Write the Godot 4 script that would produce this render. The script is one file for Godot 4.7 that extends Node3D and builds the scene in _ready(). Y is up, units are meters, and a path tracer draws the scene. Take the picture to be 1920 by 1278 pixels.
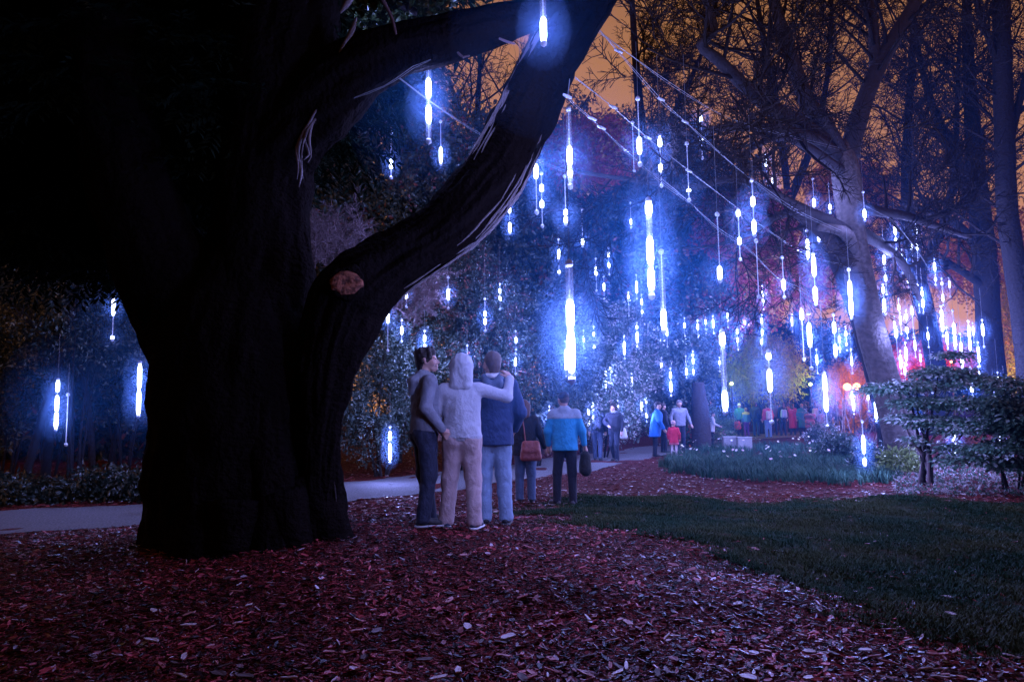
extends Node3D

const F := 1350.0
var CAM := Transform3D()
var used := {}
var rng := RandomNumberGenerator.new()
var noise := FastNoiseLite.new()
var M := {}
var bloom_mist: Node3D

# ---------------------------------------------------------------- places
func at(px: float, py: float, d: float) -> Vector3:      # a point d metres in front of the viewpoint
	return CAM * Vector3((px - 960.0) / F * d, -(py - 639.0) / F * d, -d)

func gy(x: float, z: float) -> float:                      # ground height: a low mound round the great tree
	var dx := (x + 1.5) / 2.9
	var dz := (z + 6.9) / 2.0
	var h := 0.40 * exp(-0.5 * (dx * dx + dz * dz))
	h += 0.05 * noise.get_noise_2d(x * 14.0, z * 14.0) * clampf((-z - 2.0) / 3.0, 0.0, 1.0)
	return h

func on_ground(px: float, py: float) -> Vector3:
	var dir := (at(px, py, 1.0) - CAM.origin)
	var t := 3.0
	for i in 60:
		var p := CAM.origin + dir * t
		var e := p.y - gy(p.x, p.z)
		if e < 0.002:
			break
		t += clampf(e / maxf(0.02, -dir.y + 0.02), 0.0, 4.0) * 0.6
		if t > 120.0:
			break
	var q := CAM.origin + dir * t
	return Vector3(q.x, gy(q.x, q.z), q.z)

func ground_at(px: float, d: float) -> Vector3:
	var p := at(px, 770.0, d)
	return Vector3(p.x, gy(p.x, p.z), p.z)

# ---------------------------------------------------------------- names and tags
func numbered(n: String) -> String:
	var k: int = used.get(n, 0)
	used[n] = k + 1
	return n if k == 0 else "%s_%03d" % [n, k]

func tag(o: Node, label: String, category: String, group := "") -> Node:
	o.set_meta("label", label)
	o.set_meta("category", category)
	if group != "":
		o.set_meta("group", group)
	return o

func thing(called: String, label: String, category: String, where := Vector3.ZERO, turn := 0.0, group := "") -> Node3D:
	var o := Node3D.new()
	o.name = numbered(called)
	add_child(o)
	o.position = where
	o.rotation.y = turn
	tag(o, label, category, group)
	return o

func put(called: String, mesh: Mesh, mat: Material, parent: Node = null) -> MeshInstance3D:
	var o := MeshInstance3D.new()
	o.mesh = mesh
	o.material_override = mat
	if parent == null:
		o.name = numbered(called)
		add_child(o)
	else:
		o.name = called
		parent.add_child(o, true)
	return o

func scatter(called: String, mesh: Mesh, mat: Material, where: Array, tint: Array, parent: Node) -> MultiMeshInstance3D:
	var mm := MultiMesh.new()
	mm.transform_format = MultiMesh.TRANSFORM_3D
	mm.use_colors = true
	mm.mesh = mesh
	mm.instance_count = where.size()
	for i in where.size():
		mm.set_instance_transform(i, where[i])
		mm.set_instance_color(i, tint[i])
	var o := MultiMeshInstance3D.new()
	o.multimesh = mm
	o.material_override = mat
	o.name = called
	o.set_meta("kind", "stuff")
	parent.add_child(o, true)
	return o

func R(a: float, b: float) -> float:
	return rng.randf_range(a, b)

func rdir() -> Vector3:
	while true:
		var v := Vector3(R(-1, 1), R(-1, 1), R(-1, 1))
		if v.length() > 0.05 and v.length() < 1.0:
			return v.normalized()
	return Vector3.UP

func rbasis() -> Basis:
	return Basis(rdir(), R(0, TAU))

# ---------------------------------------------------------------- mesh building
class MB:
	var v := PackedVector3Array()
	var ix := PackedInt32Array()
	func tri(a: int, b: int, c: int) -> void:
		ix.append(a)
		ix.append(b)
		ix.append(c)
	func quad(a: int, b: int, c: int, d: int) -> void:
		tri(a, b, c)
		tri(a, c, d)
	func tube(p: Array, r: Array, n: int, nz: FastNoiseLite = null, amp := 0.0, along := 1.0, around := 6.0) -> void:
		var m := p.size()
		var base := v.size()
		var t: Vector3 = (p[1] - p[0]).normalized()
		var u := t.cross(Vector3(0.31, 0.2, 0.93)).normalized()
		var s := 0.0
		for i in m:
			if i > 0:
				s += (p[i] - p[i - 1]).length()
			var t2: Vector3 = (p[mini(i + 1, m - 1)] - p[maxi(i - 1, 0)]).normalized()
			u = (u - t2 * u.dot(t2)).normalized()
			var w := t2.cross(u)
			for j in n:
				var a := TAU * j / n
				var dirv := u * cos(a) + w * sin(a)
				var rr: float = r[i]
				if nz:
					var q: float = 1.0 - 2.0 * absf(nz.get_noise_3d(cos(a) * around * 45.0, sin(a) * around * 45.0, s * along * 60.0))
					var q2: float = nz.get_noise_3d(cos(a) * 40.0, sin(a) * 40.0, s * 40.0 + 50.0)
					rr *= 1.0 + amp * (q - 0.5) + amp * 1.2 * q2 + amp * 1.1 * nz.get_noise_3d(cos(a) * 18.0, sin(a) * 18.0, s * 65.0 + 200.0)
				v.append(p[i] + dirv * rr)
		for i in m - 1:
			for j in n:
				var j2 := (j + 1) % n
				quad(base + i * n + j, base + (i + 1) * n + j, base + (i + 1) * n + j2, base + i * n + j2)
		var c0 := v.size()
		v.append(p[0])
		v.append(p[m - 1])
		for j in n:
			var j2 := (j + 1) % n
			tri(c0, base + j, base + j2)
			tri(c0 + 1, base + (m - 1) * n + j2, base + (m - 1) * n + j)
	func box(c: Vector3, h: Vector3, b := Basis()) -> void:
		var k := v.size()
		for i in 8:
			v.append(c + b * Vector3(h.x * (1 if i & 1 else -1), h.y * (1 if i & 2 else -1), h.z * (1 if i & 4 else -1)))
		quad(k, k + 2, k + 3, k + 1)
		quad(k + 4, k + 5, k + 7, k + 6)
		quad(k, k + 4, k + 6, k + 2)
		quad(k + 1, k + 3, k + 7, k + 5)
		quad(k, k + 1, k + 5, k + 4)
		quad(k + 2, k + 6, k + 7, k + 3)
	func leaf(o: Vector3, along: Vector3, side: Vector3, length: float, width: float) -> void:
		var up := side.cross(along)
		var k := v.size()
		v.append(o)
		v.append(o + along * length * 0.45 + side * width * 0.5 + up * width * 0.12)
		v.append(o + along * length - up * length * 0.12)
		v.append(o + along * length * 0.45 - side * width * 0.5 + up * width * 0.12)
		v.append(o + along * length * 0.5)
		tri(k, k + 1, k + 4)
		tri(k + 1, k + 2, k + 4)
		tri(k + 2, k + 3, k + 4)
		tri(k + 3, k, k + 4)
	func mesh(flat := false) -> ArrayMesh:
		var a := []
		a.resize(Mesh.ARRAY_MAX)
		var vv := v
		var ii := ix
		if flat:
			vv = PackedVector3Array()
			ii = PackedInt32Array()
			for k in ix.size():
				vv.append(v[ix[k]])
				ii.append(k)
		var nn := PackedVector3Array()
		nn.resize(vv.size())
		for k in range(0, ii.size(), 3):
			var p := vv[ii[k]]
			var g := (vv[ii[k + 2]] - p).cross(vv[ii[k + 1]] - p)
			nn[ii[k]] += g
			nn[ii[k + 1]] += g
			nn[ii[k + 2]] += g
		for k in nn.size():
			nn[k] = nn[k].normalized() if nn[k].length_squared() > 1e-20 else Vector3.UP
		a[Mesh.ARRAY_VERTEX] = vv
		a[Mesh.ARRAY_NORMAL] = nn
		a[Mesh.ARRAY_INDEX] = ii
		var m := ArrayMesh.new()
		m.add_surface_from_arrays(Mesh.PRIMITIVE_TRIANGLES, a)
		return m

func smooth_path(c: Array, step: float) -> Array:          # control points [Vector3, radius] -> [points, radii]
	var p := []
	var r := []
	for i in c.size() - 1:
		var a = c[maxi(i - 1, 0)]
		var b = c[i]
		var d = c[i + 1]
		var e = c[mini(i + 2, c.size() - 1)]
		var n := maxi(1, int(ceil((d[0] - b[0]).length() / step)))
		for k in n:
			var t := float(k) / n
			p.append((b[0] as Vector3).cubic_interpolate(d[0], a[0], e[0], t))
			r.append(cubic_interpolate(b[1], d[1], a[1], e[1], t))
	p.append(c[-1][0])
	r.append(c[-1][1])
	return [p, r]

func px_path(c: Array, step: float) -> Array:               # control points [px, py, depth, radius]
	var q := []
	for e in c:
		q.append([at(e[0], e[1], e[2]), e[3]])
	return smooth_path(q, step)

# ---------------------------------------------------------------- smooth bodies: tapered capsules joined in a field, meshed as surface nets
func field(prims: Array, cell: float, k: float, mb: MB, cut := -99.0, folds := 0.0, top := 99.0) -> void:
	var lo := Vector3(1e9, 1e9, 1e9)
	var hi := -lo
	for e in prims:
		var r: float = maxf(e[2], e[3])
		lo = lo.min((e[0] as Vector3).min(e[1]) - Vector3(r, r, r))
		hi = hi.max((e[0] as Vector3).max(e[1]) + Vector3(r, r, r))
	var pad := k * 0.3 + cell * 2.0
	lo -= Vector3(pad, pad, pad)
	hi += Vector3(pad, pad, pad)
	var nx := int((hi.x - lo.x) / cell) + 2
	var ny := int((hi.y - lo.y) / cell) + 2
	var nz := int((hi.z - lo.z) / cell) + 2
	var f := PackedFloat32Array()
	f.resize(nx * ny * nz)
	f.fill(1.0)
	for e in prims:
		var a: Vector3 = e[0]
		var b: Vector3 = e[1]
		var ra: float = e[2]
		var rb: float = e[3]
		var sq := Vector3.ONE
		if e.size() > 4:
			sq = e[4]                     # an ellipsoid: half sizes relative to ra
		var m := maxf(ra, rb) * maxf(sq.x, maxf(sq.y, sq.z)) + k + cell * 1.5
		var l0 := (a.min(b) - Vector3(m, m, m) - lo) / cell
		var h0 := (a.max(b) + Vector3(m, m, m) - lo) / cell
		var ba := b - a
		var bb := maxf(ba.length_squared(), 1e-9)
		for z in range(maxi(0, int(l0.z)), mini(nz, int(h0.z) + 1)):
			for y in range(maxi(0, int(l0.y)), mini(ny, int(h0.y) + 1)):
				var row := (z * ny + y) * nx
				for x in range(maxi(0, int(l0.x)), mini(nx, int(h0.x) + 1)):
					var p := lo + Vector3(x, y, z) * cell - a
					var d: float
					if e.size() > 4:
						var q := p / sq
						var ql := q.length()
						d = (ql - ra) * (ql / maxf((q / sq).length(), 1e-6))
					else:
						var t := clampf(p.dot(ba) / bb, 0.0, 1.0)
						d = (p - ba * t).length() - lerpf(ra, rb, t)
					var o := f[row + x]
					var h := maxf(k - absf(o - d), 0.0) / k
					f[row + x] = minf(o, d) - h * h * k * 0.25
	if cut > -90.0 or top < 90.0:
		for z in nz:
			for y in ny:
				var c := maxf(cut - (lo.y + y * cell), lo.y + y * cell - top)
				if c > -0.1:
					var row := (z * ny + y) * nx
					for x in nx:
						if f[row + x] < c:
							f[row + x] = c
	var id := PackedInt32Array()
	id.resize(nx * ny * nz)
	id.fill(-1)
	var sy := nx
	var sz := nx * ny
	var st := [1, sy, sz]
	var first := mb.v.size()
	for z in range(1, nz - 1):
		for y in range(1, ny - 1):
			var row := z * sz + y * sy
			for x in range(1, nx - 1):
				var s := row + x
				var f0 := f[s]
				for ax in 3:
					var f1 := f[s + st[ax]]
					if (f0 < 0.0) == (f1 < 0.0):
						continue
					var du: int = st[(ax + 1) % 3]
					var dv: int = st[(ax + 2) % 3]
					var q := [s - du - dv, s - dv, s, s - du]
					for i in 4:
						var c: int = q[i]
						if id[c] < 0:
							var sum := Vector3.ZERO
							var n := 0
							for g in 12:
								var d := g >> 2
								var o1: int = c + (st[(d + 1) % 3] if g & 1 else 0) + (st[(d + 2) % 3] if g & 2 else 0)
								var o2: int = o1 + st[d]
								var fa := f[o1]
								var fb := f[o2]
								if (fa < 0.0) != (fb < 0.0):
									var w := fa / (fa - fb)
									var pp := Vector3(o1 % nx, (o1 / sy) % ny, o1 / sz)
									pp[d] += w
									sum += pp
									n += 1
							id[c] = mb.v.size()
							mb.v.append(lo + sum / maxi(n, 1) * cell)
						q[i] = id[c]
					if f0 < 0.0:
						mb.quad(q[0], q[3], q[2], q[1])
					else:
						mb.quad(q[0], q[1], q[2], q[3])
	if folds > 0.0:                          # soft creases of cloth
		for i in range(first, mb.v.size()):
			var p := mb.v[i]
			var w := noise.get_noise_3d(p.x * 190.0, p.y * 130.0 + p.x * 110.0, p.z * 190.0)
			var u := noise.get_noise_3d(p.x * 130.0 + 90.0, p.y * 330.0, p.z * 130.0)
			var n := Vector3(p.x, 0, p.z).normalized()
			mb.v[i] = p + Vector3(n.x, 0.15, n.z) * (absf(w) * 2.2 - 0.4 + u * 0.7) * folds

func solid(prims: Array, cell: float, k: float, cut := -99.0, folds := 0.0, top := 99.0) -> ArrayMesh:
	var mb := MB.new()
	field(prims, cell, k, mb, cut, folds, top)
	return mb.mesh()

# ---------------------------------------------------------------- materials
func lin(r: float, g: float, b: float) -> Color:
	return Color(r, g, b).linear_to_srgb()

func mat(r: float, g: float, b: float, rough := 0.85, bump: Texture2D = null, bump_size := 1.0, bump_deep := 1.0) -> StandardMaterial3D:
	var m := StandardMaterial3D.new()
	m.albedo_color = lin(r, g, b)
	m.roughness = rough
	if bump:
		m.normal_enabled = true
		m.normal_texture = bump
		m.normal_scale = bump_deep
		m.uv1_triplanar = true
		m.uv1_scale = Vector3.ONE * bump_size
	return m

func leafy(rough := 0.4, back := 0.3) -> StandardMaterial3D:   # colour comes from each copy
	var m := StandardMaterial3D.new()
	m.vertex_color_use_as_albedo = true
	m.albedo_color = Color.WHITE
	m.roughness = rough
	if back > 0.0:
		m.backlight_enabled = true
		m.backlight = Color(back, back, back)
	return m

func noise_tex(freq: float, as_normal: bool, kind := FastNoiseLite.TYPE_SIMPLEX, strength := 6.0, ramp: Gradient = null, octaves := 5) -> NoiseTexture2D:
	var n := FastNoiseLite.new()
	n.noise_type = kind
	n.frequency = freq
	n.seed = 7
	n.fractal_octaves = octaves
	var t := NoiseTexture2D.new()
	t.width = 512
	t.height = 512
	t.seamless = true
	t.noise = n
	t.as_normal_map = as_normal
	t.bump_strength = strength
	if ramp:
		t.color_ramp = ramp
	return t

func ramp(list: Array) -> Gradient:
	var g := Gradient.new()
	var o := PackedFloat32Array()
	var c := PackedColorArray()
	for e in list:
		o.append(e[0])
		c.append(e[1])
	g.offsets = o
	g.colors = c
	return g

func make_materials() -> void:
	var bark_n := noise_tex(0.02, true, FastNoiseLite.TYPE_SIMPLEX, 10.0)
	var cloth_n := noise_tex(0.014, true, FastNoiseLite.TYPE_SIMPLEX, 14.0, null, 4)
	M.bark_shade = mat(0.007, 0.005, 0.005, 0.95, bark_n, 1.2, 1.5)  # near black stands in for deep shade, far darker than real bark
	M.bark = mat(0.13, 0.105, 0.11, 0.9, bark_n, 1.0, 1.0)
	M.bark.albedo_texture = noise_tex(0.012, false, FastNoiseLite.TYPE_SIMPLEX, 1.0, ramp([[0.2, Color(0.72, 0.72, 0.72)], [0.5, Color(0.88, 0.86, 0.84)], [0.8, Color(1, 1, 1)]]))
	M.bark_mid = mat(0.026, 0.021, 0.023, 0.9, bark_n, 1.0, 1.2)
	M.bark_limb = mat(0.05, 0.042, 0.048, 0.9, bark_n, 1.0, 1.0)  # darkened bark, standing in for weaker light on the leaning tree boughs
	M.bark_limb.metallic_specular = 0.25
	M.bark_edge = mat(0.05, 0.04, 0.045, 0.9, bark_n, 2.0, 1.2)  # paler bark that draws a lit rim along the trunk edge
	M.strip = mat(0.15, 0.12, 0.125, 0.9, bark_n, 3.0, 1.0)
	M.cut = mat(0.30, 0.10, 0.055, 0.85, bark_n, 1.6, 0.8)
	M.cut.albedo_texture = noise_tex(0.02, false, FastNoiseLite.TYPE_SIMPLEX, 1.0, ramp([[0.3, Color(0.45, 0.35, 0.3)], [0.55, Color(0.9, 0.85, 0.8)], [0.75, Color(1, 1, 1)]]))
	M.twig = mat(0.025, 0.018, 0.018, 0.95)
	M.twig.metallic_specular = 0.15
	M.bark_shade.metallic_specular = 0.06
	M.bark_mid.metallic_specular = 0.2
	M.twig_pale = mat(0.13, 0.085, 0.095, 0.8)
	M.soil = mat(1, 1, 1, 0.95, noise_tex(0.05, true, FastNoiseLite.TYPE_SIMPLEX, 12.0), 0.9, 1.6)
	M.soil.albedo_texture = noise_tex(0.045, false, FastNoiseLite.TYPE_SIMPLEX, 1.0, ramp([[0.2, lin(0.012, 0.002, 0.002)], [0.45, lin(0.05, 0.005, 0.005)], [0.6, lin(0.10, 0.010, 0.010)], [0.8, lin(0.16, 0.025, 0.025)]]))
	M.soil.uv1_world_triplanar = true
	M.path = mat(1, 1, 1, 0.9, noise_tex(0.2, true, FastNoiseLite.TYPE_SIMPLEX, 5.0), 1.3, 0.7)
	M.path.albedo_texture = noise_tex(0.03, false, FastNoiseLite.TYPE_SIMPLEX, 1.0, ramp([[0.2, lin(0.05, 0.052, 0.058)], [0.5, lin(0.08, 0.08, 0.09)], [0.8, lin(0.13, 0.125, 0.14)]]))
	M.path.uv1_world_triplanar = true
	M.lawn = mat(1, 1, 1, 0.95)
	M.lawn.albedo_texture = noise_tex(0.03, false, FastNoiseLite.TYPE_SIMPLEX, 1.0, ramp([[0.2, lin(0.004, 0.009, 0.004)], [0.5, lin(0.008, 0.014, 0.006)], [0.8, lin(0.03, 0.015, 0.008)]]))
	M.lawn.metallic_specular = 0.1
	M.soil.metallic_specular = 0.25
	M.lawn.uv1_triplanar = true
	M.lawn.uv1_world_triplanar = true
	M.lawn.uv1_scale = Vector3.ONE * 0.4
	M.chip = leafy(0.40, 0.0)
	M.chip.metallic_specular = 0.28
	M.blade = leafy(0.7, 0.3)
	M.blade.metallic_specular = 0.25
	M.leaf = leafy(0.33, 0.3)
	M.leaf_soft = leafy(0.6, 0.8)
	M.needle = leafy(0.8, 0.05)
	M.needle.metallic_specular = 0.08
	M.stone = mat(0.3, 0.29, 0.3, 0.9, bark_n, 1.5, 0.8)
	M.wire = mat(0.17, 0.18, 0.2, 0.45)
	M.metal = mat(0.05, 0.05, 0.05, 0.5)
	M.cap = mat(0.6, 0.63, 0.68, 0.4)
	M.led = mat(0.9, 0.9, 0.85, 0.3)
	M.glow = StandardMaterial3D.new()
	M.glow.albedo_color = Color(0.8, 0.85, 1.0)
	M.glow.emission_enabled = true
	M.glow.emission = Color(0.86, 0.9, 1.0)
	M.glow.emission_energy_multiplier = 6.0
	M.glow_dim = M.glow.duplicate()
	M.glow_dim.emission = Color(0.7, 0.78, 1.0)
	M.glow_dim.emission_energy_multiplier = 0.9
	M.clear = StandardMaterial3D.new()
	M.clear.transparency = BaseMaterial3D.TRANSPARENCY_ALPHA
	M.clear.albedo_color = Color(0.9, 0.95, 1.0, 0.12)
	M.clear.roughness = 0.08
	M.core = mat(0.75, 0.78, 0.85, 0.4)
	M.skin = mat(0.5, 0.3, 0.25, 0.55)
	M.skin.subsurf_scatter_enabled = true
	M.skin.subsurf_scatter_strength = 0.12
	M.eye = mat(0.02, 0.015, 0.015, 0.15)
	M.lip = mat(0.36, 0.13, 0.12, 0.5)
	M.cloth_bump = cloth_n

func cloth(c: Color, rough := 0.9) -> StandardMaterial3D:
	var key := "cloth" + c.to_html() + str(rough)
	if not M.has(key):
		var m := mat(c.r, c.g, c.b, rough, M.cloth_bump, 1.7, 0.5)
		m.uv1_scale = Vector3(1.7, 1.0, 1.7)
		m.rim_enabled = true
		m.rim = 0.25
		M[key] = m
	return M[key]

# ---------------------------------------------------------------- plants
func leaf_cluster(n: int, size: float, ratio: float, spread: float) -> ArrayMesh:
	var mb := MB.new()
	for i in n:
		var o := rdir() * spread * R(0.3, 1.0)
		var al := (o.normalized() + rdir() * 0.8 + Vector3.DOWN * 0.3).normalized()
		var side := al.cross(rdir()).normalized()
		mb.leaf(o, al, side, size * R(0.7, 1.2), size * ratio * R(0.8, 1.2))
	return mb.mesh(true)

func flat_cluster(n: int, size: float, ratio: float, spread: float) -> ArrayMesh:   # leaves held in a level spray
	var mb := MB.new()
	for i in n:
		var a := TAU * i / n + R(-0.3, 0.3)
		var al := Vector3(cos(a), R(-0.35, 0.1), sin(a)).normalized()
		mb.leaf(al * spread * R(0.1, 1.0), al, al.cross(Vector3(R(-0.3, 0.3), 1, R(-0.3, 0.3))).normalized(), size * R(0.7, 1.2), size * ratio)
	return mb.mesh(true)

func needle_spray() -> ArrayMesh:
	var mb := MB.new()
	for b in 5:
		var a := (b - 2) * 0.42
		var d := Vector3(sin(a), R(-0.35, 0.05), cos(a)).normalized()
		var n := 9
		for i in n:
			var o := d * (0.06 + 0.05 * i)
			for s in [-1.0, 1.0]:
				var al: Vector3 = (d * 0.8 + d.cross(Vector3.UP).normalized() * s * 0.8 + rdir() * 0.3).normalized()
				mb.leaf(o, al, al.cross(Vector3.UP).normalized(), 0.11, 0.03)
	return mb.mesh(true)

func twig_spray() -> ArrayMesh:
	var mb := MB.new()
	var main := []
	var p := Vector3.ZERO
	var d := Vector3(0, 0, 1)
	for i in 8:
		main.append(p)
		p += d * 0.16
		d = (d + rdir() * 0.22).normalized()
	var rad := []
	for i in 8:
		rad.append(lerpf(0.017, 0.008, i / 7.0))
	mb.tube(main, rad, 3)
	for i in range(1, 8):
		for s in 2:
			var dd := (d * 0.4 + rdir() * 0.9 + Vector3(0, 0, 0.5)).normalized()
			var q: Vector3 = main[i]
			var pts := [q, q + dd * R(0.14, 0.24)]
			dd = (dd + rdir() * 0.4).normalized()
			pts.append(pts[1] + dd * R(0.15, 0.3))
			mb.tube(pts, [0.011, 0.009, 0.007], 3)
			for u in 2:
				var e := (dd + rdir() * 0.9).normalized()
				mb.tube([pts[1], pts[1] + e * R(0.12, 0.28)], [0.008, 0.006], 3)
	return mb.mesh(true)

func crown_spots(c: Vector3, r: Vector3, n: int, clump := 0.5, shell := 0.35) -> Array:   # clumped spots through an uneven ellipsoid
	var out := []
	var tries := 0
	while out.size() < n and tries < n * 8:
		tries += 1
		var d := rdir()
		var t := pow(rng.randf(), shell)
		var bulge := 1.0 + 0.35 * noise.get_noise_3d(d.x * 70.0 + c.x * 9.0, d.y * 70.0, d.z * 70.0 + c.z * 5.0)
		var p := c + d * r * t * bulge
		if noise.get_noise_3d(p.x * 40.0, p.y * 40.0, p.z * 40.0) < R(-0.5, 0.3) * clump - 0.1:
			continue
		if p.y < gy(p.x, p.z) + 0.05:
			continue
		out.append(p)
	return out

func tints(n: int, a: Color, b: Color, c: Color, share := 0.12) -> Array:
	var out := []
	for i in n:
		var t := a.lerp(b, rng.randf())
		if rng.randf() < share:
			t = c
		out.append(t * R(0.75, 1.25))
	return out

func leaf_crown(parent: Node, c: Vector3, r: Vector3, n: int, mesh: Mesh, m: Material, a: Color, b: Color, hi: Color, share := 0.1, size := 1.0, clump := 0.5) -> void:
	var w := []
	for p in crown_spots(c, r, n, clump):
		w.append(Transform3D(rbasis().scaled(Vector3.ONE * size * R(0.7, 1.3)), p - (parent as Node3D).position))
	scatter("crown", mesh, m, w, tints(w.size(), a, b, hi, share), parent)

func shrub_stems(parent: Node3D, spread: float, height: float, n: int, rad: float, m: Material, called := "stem") -> void:
	for i in n:
		var a := TAU * i / n + R(-0.4, 0.4)
		var top := Vector3(cos(a), 0, sin(a)) * spread * R(0.4, 1.0) + Vector3.UP * height * R(0.7, 1.0)
		var b := Vector3(cos(a), 0, sin(a)) * 0.12
		var q := smooth_path([[b - Vector3.UP * 0.1, rad], [b.lerp(top, 0.4) + rdir() * 0.12, rad * 0.75], [top, rad * 0.35]], 0.25)
		var mb := MB.new()
		mb.tube(q[0], q[1], 6)
		put(called, mb.mesh(), m, parent)

func grow(mb: MB, p: Vector3, d: Vector3, length: float, rad: float, level: int, tips: Array, up := 0.12) -> void:
	var n := maxi(4, int(length / 0.5))
	var pts := [p]
	var rads := [rad]
	var q := p
	var dd := d
	for i in n:
		dd = (dd + rdir() * 0.20 + Vector3.UP * up * 0.5).normalized()
		q += dd * length / n
		pts.append(q)
		rads.append(lerpf(rad, rad * 0.45, (i + 1.0) / n))
		if level > 0 and i > 0:
			var kids := 1 if i % 2 else (2 if level == 1 else 1)
			for k in kids:
				var side := (dd.cross(rdir())).normalized()
				grow(mb, q, (dd * R(0.5, 0.9) + side * R(0.6, 0.9)).normalized(), length * R(0.42, 0.62), rads[-1] * 0.62, level - 1, tips, up)
		if level == 0 and i >= 1:
			tips.append([q, (dd + rdir() * 0.7).normalized()])
	tips.append([q, dd])
	mb.tube(pts, rads, 8 if rad > 0.06 else (5 if rad > 0.025 else 3))

func twigs(parent: Node3D, tips: Array, mesh: Mesh, m: Material, size: float, called := "twigs") -> void:
	var w := []
	var c := []
	for e in tips:
		var z: Vector3 = e[1]
		var x := z.cross(rdir()).normalized()
		w.append(Transform3D(Basis(x, z.cross(x), z).scaled(Vector3.ONE * size * R(0.7, 1.3)), (e[0] as Vector3) - parent.position))
		c.append(Color.WHITE)
	scatter(called, mesh, m, w, c, parent)

# ---------------------------------------------------------------- people (built for a height of 1.75 m, facing +z, left is +x)
func hand_shape(curl: float) -> Array:      # wrist at the origin, fingers towards +y, palm facing +z, thumb towards +x
	var p := []
	p.append([Vector3(0, -0.03, 0), Vector3(0, 0.02, 0), 0.026, 0.028])
	for i in 4:
		var x := -0.027 + 0.018 * i
		p.append([Vector3(x * 0.6, 0.015, 0), Vector3(x, 0.088 - absf(i - 2) * 0.004, 0), 0.016, 0.0125])
		var l: float = [0.055, 0.068, 0.074, 0.066][i]
		var b := Vector3(x, 0.088 - absf(i - 2) * 0.004, 0)
		var a := curl * 0.5
		for k in 3:
			var e: Vector3 = b + Vector3(x * 0.1, cos(a), sin(a)) * l * [0.45, 0.32, 0.25][k]
			p.append([b, e, 0.0095 - k * 0.0008, 0.0090 - k * 0.001])
			b = e
			a += curl
	p.append([Vector3(0.018, 0.01, 0.005), Vector3(0.046, 0.048, 0.016), 0.016, 0.012])
	p.append([Vector3(0.046, 0.048, 0.016), Vector3(0.055, 0.078, 0.024), 0.011, 0.010])
	p.append([Vector3(0.055, 0.078, 0.024), Vector3(0.054, 0.102, 0.032), 0.010, 0.008])
	return p

func turned(prims: Array, b: Basis, o: Vector3) -> Array:
	var q := []
	for e in prims:
		var n = e.duplicate()
		n[0] = o + b * (e[0] as Vector3)
		n[1] = o + b * (e[1] as Vector3)
		q.append(n)
	return q

func aim(y: Vector3, z: Vector3) -> Basis:
	y = y.normalized()
	z = (z - y * z.dot(y)).normalized()
	return Basis(y.cross(z), y, z)

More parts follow.
